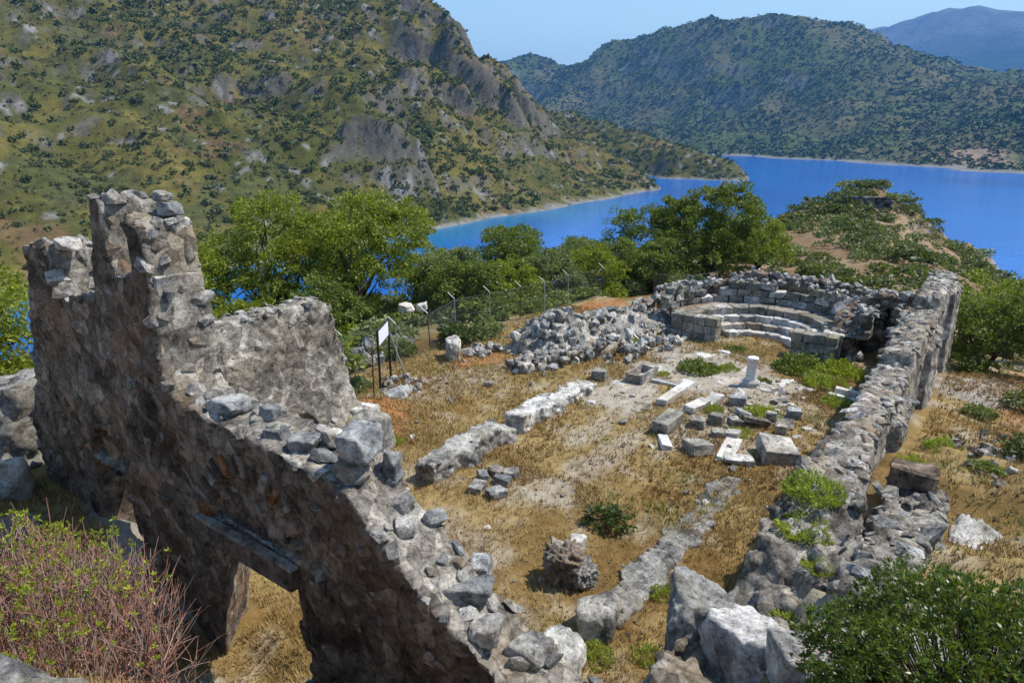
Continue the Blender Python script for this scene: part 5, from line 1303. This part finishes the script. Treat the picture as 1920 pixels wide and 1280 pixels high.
for i, (x, y, s_, mt, z, lab) in enumerate([
        (22.5, 8.2, 0.75, 'maquis', None, "low dark green plant clump on the pale floor left of the column"), (23.2, 7.35, 0.4, 'fennel', None, "small bright weed between the clump and the column"), (24.7, 5.3, 0.95, 'maquis', None, "broad green weed patch before the right end of the bench"), (25.3, 4.4, 0.8, 'spurge', None, "yellow-green weed patch beside the side chamber"),
        (24.9, 3.7, 0.7, 'spurge', None, "yellow-green weeds at the inner foot of the south wall"), (23.5, 4.2, 0.7, 'fennel', None, "tall pale weeds in the south aisle before the bench"), (21.9, 3.5, 0.5, 'fennel', None, "green weeds below the two leaning white slabs"), (17.95, 5.2, 0.36, 'spurge', None, "bright weed growing among the front row of blocks"),
        (19.1, 6.45, 0.36, 'fennel', None, "green weed beside the stacked marble slabs"), (19.6, 5.1, 0.6, 'spurge', None, "yellowish weeds around the thin marble bar"), (25.5, 7.9, 0.45, 'maquis', None, "green weed at the foot of the stepped bench"), (22.6, 6.0, 0.32, 'maquis', None, "little weed beside the column base"),
        (11.9, 12.6, 0.34, 'spurge', None, "bright yellow-green plant behind the big block of the west front"), (10.2, 4.1, 0.3, 'fennel', None, "weed at the edge of the worn foundation strip"), (8.1, 4.25, 0.32, 'fennel', None, "bright grass tuft in front of the knobbly boulder"), (8.6, 3.6, 0.28, 'fennel', None, "second grass tuft nearer the south wall"),
        (9.3, 1.62, 0.42, 'fennel', 3.25, "yellow-green plant on top of the south wall, upper one"), (8.75, 1.55, 0.40, 'spurge', 2.95, "yellow-green plant on the south wall just below another"), (7.45, 1.3, 0.34, 'fennel', 2.35, "fresh green bushy plant between the boulders at the bottom"), (8.2, 1.25, 0.22, 'spurge', 2.85, "tiny weed rooted on the near end of the south wall"),
        (10.6, 12.55, 0.30, 'spurge', 1.0, "yellow-green weed on the fallen masonry of the north wall"), (12.9, 0.75, 0.3, 'spurge', None, "bright weed behind the dark squared block"), (24.0, 11.6, 0.5, 'fennel', None, "weeds among the stones right of the heap"), (21.3, 9.0, 0.25, 'spurge', None, "small weed at the end of the stone trough"),
        (25.9, 11.2, 0.45, 'spurge', None, "weeds at the left corner of the apse"), (14.6, 0.4, 0.35, 'fennel', None, "small weed outside the south wall")]):
    o = obj("weed_clump", HERB[mt][i % 3], None, None, (x, y, gz(x, y) - 0.02 if z is None else z), (0, 0, i * 1.3), (s_, s_, s_ * 0.95)); tag(o, lab, "plant")

# dry grass
r = np.random.RandomState(111)
def grass(n, x0, x1, y0, y1, hmin, hmax, w, seed, green=0.0):
    r = np.random.RandomState(seed)
    x = r.uniform(x0, x1, n); y = r.uniform(y0, y1, n); p = xy(x, y)
    keep = r.uniform(0, 1, n) < 0.35 + 0.65 * sstep(-0.25, 0.2, fbm(p * 0.9, 3, 320))
    for cx, cy, rx, ry in ((18.6, 9.2, 1.7, 1.2), (22.4, 7.6, 2.4, 2.4), (12.3, 7.7, .7, .7), (21.5, 5.6, 1.8, 1.2)):
        keep &= (blob(x, y, cx, cy, rx, ry, p) < 0.5) | (r.uniform(0, 1, n) < 0.12)
    inside = (x > 5.7) & (y > 2.1)
    inside |= (x > 4.0) & (y > 6.9) & (y < 9.3)
    keep &= inside | ((y < 0.9) & (x > 9)) | (x < 4.6)
    x, y = x[keep], y[keep]; z = ground_z(x, y); m = len(x)
    B = 4; X = np.repeat(x, B) + r.normal(size=m * B) * 0.025; Y = np.repeat(y, B) + r.normal(size=m * B) * 0.025; Z = np.repeat(z, B) - 0.01
    a = r.uniform(0, 6.28, m * B); h = r.uniform(hmin, hmax, m * B); ln = r.uniform(0.2, 0.9, m * B) * h
    ww = w * r.uniform(0.7, 1.4, m * B)
    b0 = np.stack([X - np.sin(a) * ww, Y + np.cos(a) * ww, Z], 1); b1 = np.stack([X + np.sin(a) * ww, Y - np.cos(a) * ww, Z], 1); tp = np.stack([X + np.cos(a) * ln, Y + np.sin(a) * ln, Z + h], 1)
    V = np.stack([b0, b1, tp], 1).reshape(-1, 3); F = np.arange(3 * m * B).reshape(-1, 3)
    n1 = sstep(-0.35, 0.35, np.repeat(fbm(np.stack([x, y, 0 * x], 1) * 0.5, 4, 330), B) + 0.25 * r.normal(size=m * B))
    c = lerp3((0.255, 0.155, 0.050), (0.41, 0.30, 0.125), n1)
    g = (np.repeat(fbm(np.stack([x, y, 0 * x], 1) * 1.1, 3, 340), B) > 0.42)
    c[g] = c[g] * 0.4 + np.array((0.17, 0.19, 0.03)) * 0.6
    return V, F, np.repeat(c, 3, 0)
A = [grass(30000, 5.6, 13, 2, 17, 0.05, 0.14, 0.006, 1), grass(46000, 12, 28, 2, 17.5, 0.05, 0.15, 0.010, 2), grass(16000, 9, 30, -5, 0.9, 0.05, 0.14, 0.009, 3), grass(14000, 1.5, 5.8, 4, 15, 0.06, 0.16, 0.006, 4)]
V, F = join([a[:2] for a in A]); o = obj("dry_grass", mk("dry_grass", V, F, False, np.concatenate([a[2] for a in A])), M['grass']); o["kind"] = "stuff"; o["label"] = "short dry brown grass covering the church floor"; o["category"] = "grass"

# ------------------------------------------------------------------ foreground: bare-twigged spurge bush on the left
def twig_bush(label, base, n, seed, spread, hgt, leafsize):
    r = np.random.RandomState(seed); b = np.array(base)
    t = thing("twiggy_bush", label, "bush", tuple(b)); grey, red, tips, dirs = [], [], [], []
    for i in range(n):
        a = r.uniform(0, 6.28); q = math.sqrt(r.rand()); tip = np.array((spread[0] * q * math.cos(a), spread[1] * q * math.sin(a), hgt * (1.0 - 0.45 * q * q) * r.uniform(0.72, 1.08)))
        st_ = np.array((tip[0] * 0.22, tip[1] * 0.22, 0)) + r.normal(size=3) * np.array((.12, .12, 0))
        mid = (st_ + tip) * 0.5 + np.array((tip[0], tip[1], 0)) * 0.16 - np.array((0, 0, 0.12 * hgt)) + r.normal(size=3) * 0.10
        path = [st_, (st_ + mid) / 2 + r.normal(size=3) * 0.04, mid, (mid + tip) / 2 + np.array((0, 0, -0.03)) + r.normal(size=3) * 0.03, tip]
        (grey if r.rand() < 0.5 else red).append(tube(path, [0.011, 0.009, 0.0075, 0.006, 0.003], 4)); tips.append(tip); dirs.append(tip - mid)
        for m in range(7):
            f = r.uniform(0.35, 0.95); p0 = (1 - f) * mid + f * tip
            d = (tip - mid) / np.linalg.norm(tip - mid) + r.normal(size=3) * 0.55 + np.array((0, 0, 0.35)); d /= np.linalg.norm(d); L = r.uniform(0.18, 0.45)
            e = p0 + d * L; (grey if r.rand() < 0.5 else red).append(tube([p0, (p0 + e) / 2 + r.normal(size=3) * 0.02, e], [0.005, 0.004, 0.002], 3))
            if r.rand() < 0.55: tips.append(e); dirs.append(d)
    for nm, L_, mt in (("branches", grey, 'twig'), ("branches", red, 'twig_red')):
        V, F = join(L_); obj(nm, mk(nm, V, F), M[mt], t)
    tips = np.array(tips); dirs = np.array(dirs); dirs /= np.linalg.norm(dirs, axis=1)[:, None]
    top = tips[:, 2] + 0.12 * r.normal(size=len(tips)) > 0.74 * hgt
    tips, dirs = tips[top], dirs[top]; per = 9
    D = np.repeat(dirs, per, 0) * 0.7 + r.normal(size=(len(tips) * per, 3)) * 0.75
    C = np.repeat(tips, per, 0) + D / np.linalg.norm(D, axis=1)[:, None] * leafsize * 0.5
    V, F = leaves(C, leafsize, seed + 5, 0.3, 0.3, D, 0.1); obj("leaves", mk("bush_leaves", V, F, False), M['spurge'], t)
    return t
twig_bush("large half-bare twiggy bush with yellow-green tufts in the bottom left", (1.55, 6.55, 2.45), 470, 1301, (1.35, 1.75), 2.05, 0.045)
twig_bush("smaller twiggy bush at the left edge beside the large one", (1.2, 9.1, 2.6), 110, 1302, (1.0, 1.2), 1.9, 0.055)
twig_bush("low twiggy bush at the foot of the left doorway", (2.9, 9.7, 1.0), 90, 1303, (0.8, 1.0), 1.7, 0.05)

# glossy bush in the bottom right corner
def rosette_bush(label, base, lobes, ncl, seed, mt, leaf=0.042, per=16):
    r = np.random.RandomState(seed); t = thing("glossy_bush", label, "bush", base)
    C0, D0, cc = clumps(lobes, ncl, 1, 0.02, seed, -0.4, (0.55, 1.04))
    n = len(cc); d = cc - np.array(lobes)[0, :3]; d /= np.linalg.norm(d, axis=1)[:, None]; d[:, 2] += 0.4
    D = np.repeat(d, per, 0) * 0.8 + r.normal(size=(n * per, 3)) * 0.7
    C = np.repeat(cc, per, 0) + D / np.linalg.norm(D, axis=1)[:, None] * leaf * 0.75 + r.normal(size=(n * per, 3)) * 0.012
    V, F = leaves(C, leaf, seed + 2, 0.42, 0.5, D, 0.05); obj("leaves", mk("glossy_leaves", V, F, False), M[mt], t)
    st = [tube([np.array((r.uniform(-.15, .15), r.uniform(-.15, .15), -0.1)), c * 0.55 + np.array((0, 0, 0.0)), c], [0.012, 0.008, 0.003], 4) for c in cc[::9]]
    V, F = join(st); obj("stems", mk("bush_stems", V, F), M['bark'], t)
rosette_bush("dense glossy dark green bush filling the bottom right corner", (5.15, -0.35, 3.6), [(0, 0, 0.6, 0.85, 0.9, 0.75), (0.55, 0.4, 0.5, 0.55, 0.55, 0.6), (0.6, -0.4, 0.6, 0.6, 0.6, 0.6), (-0.4, 0.45, 0.55, 0.55, 0.55, 0.6), (-0.5, -0.3, 0.8, 0.55, 0.6, 0.6), (0.2, 0.85, 0.35, 0.45, 0.42, 0.45)], 3600, 1311, 'mastic')
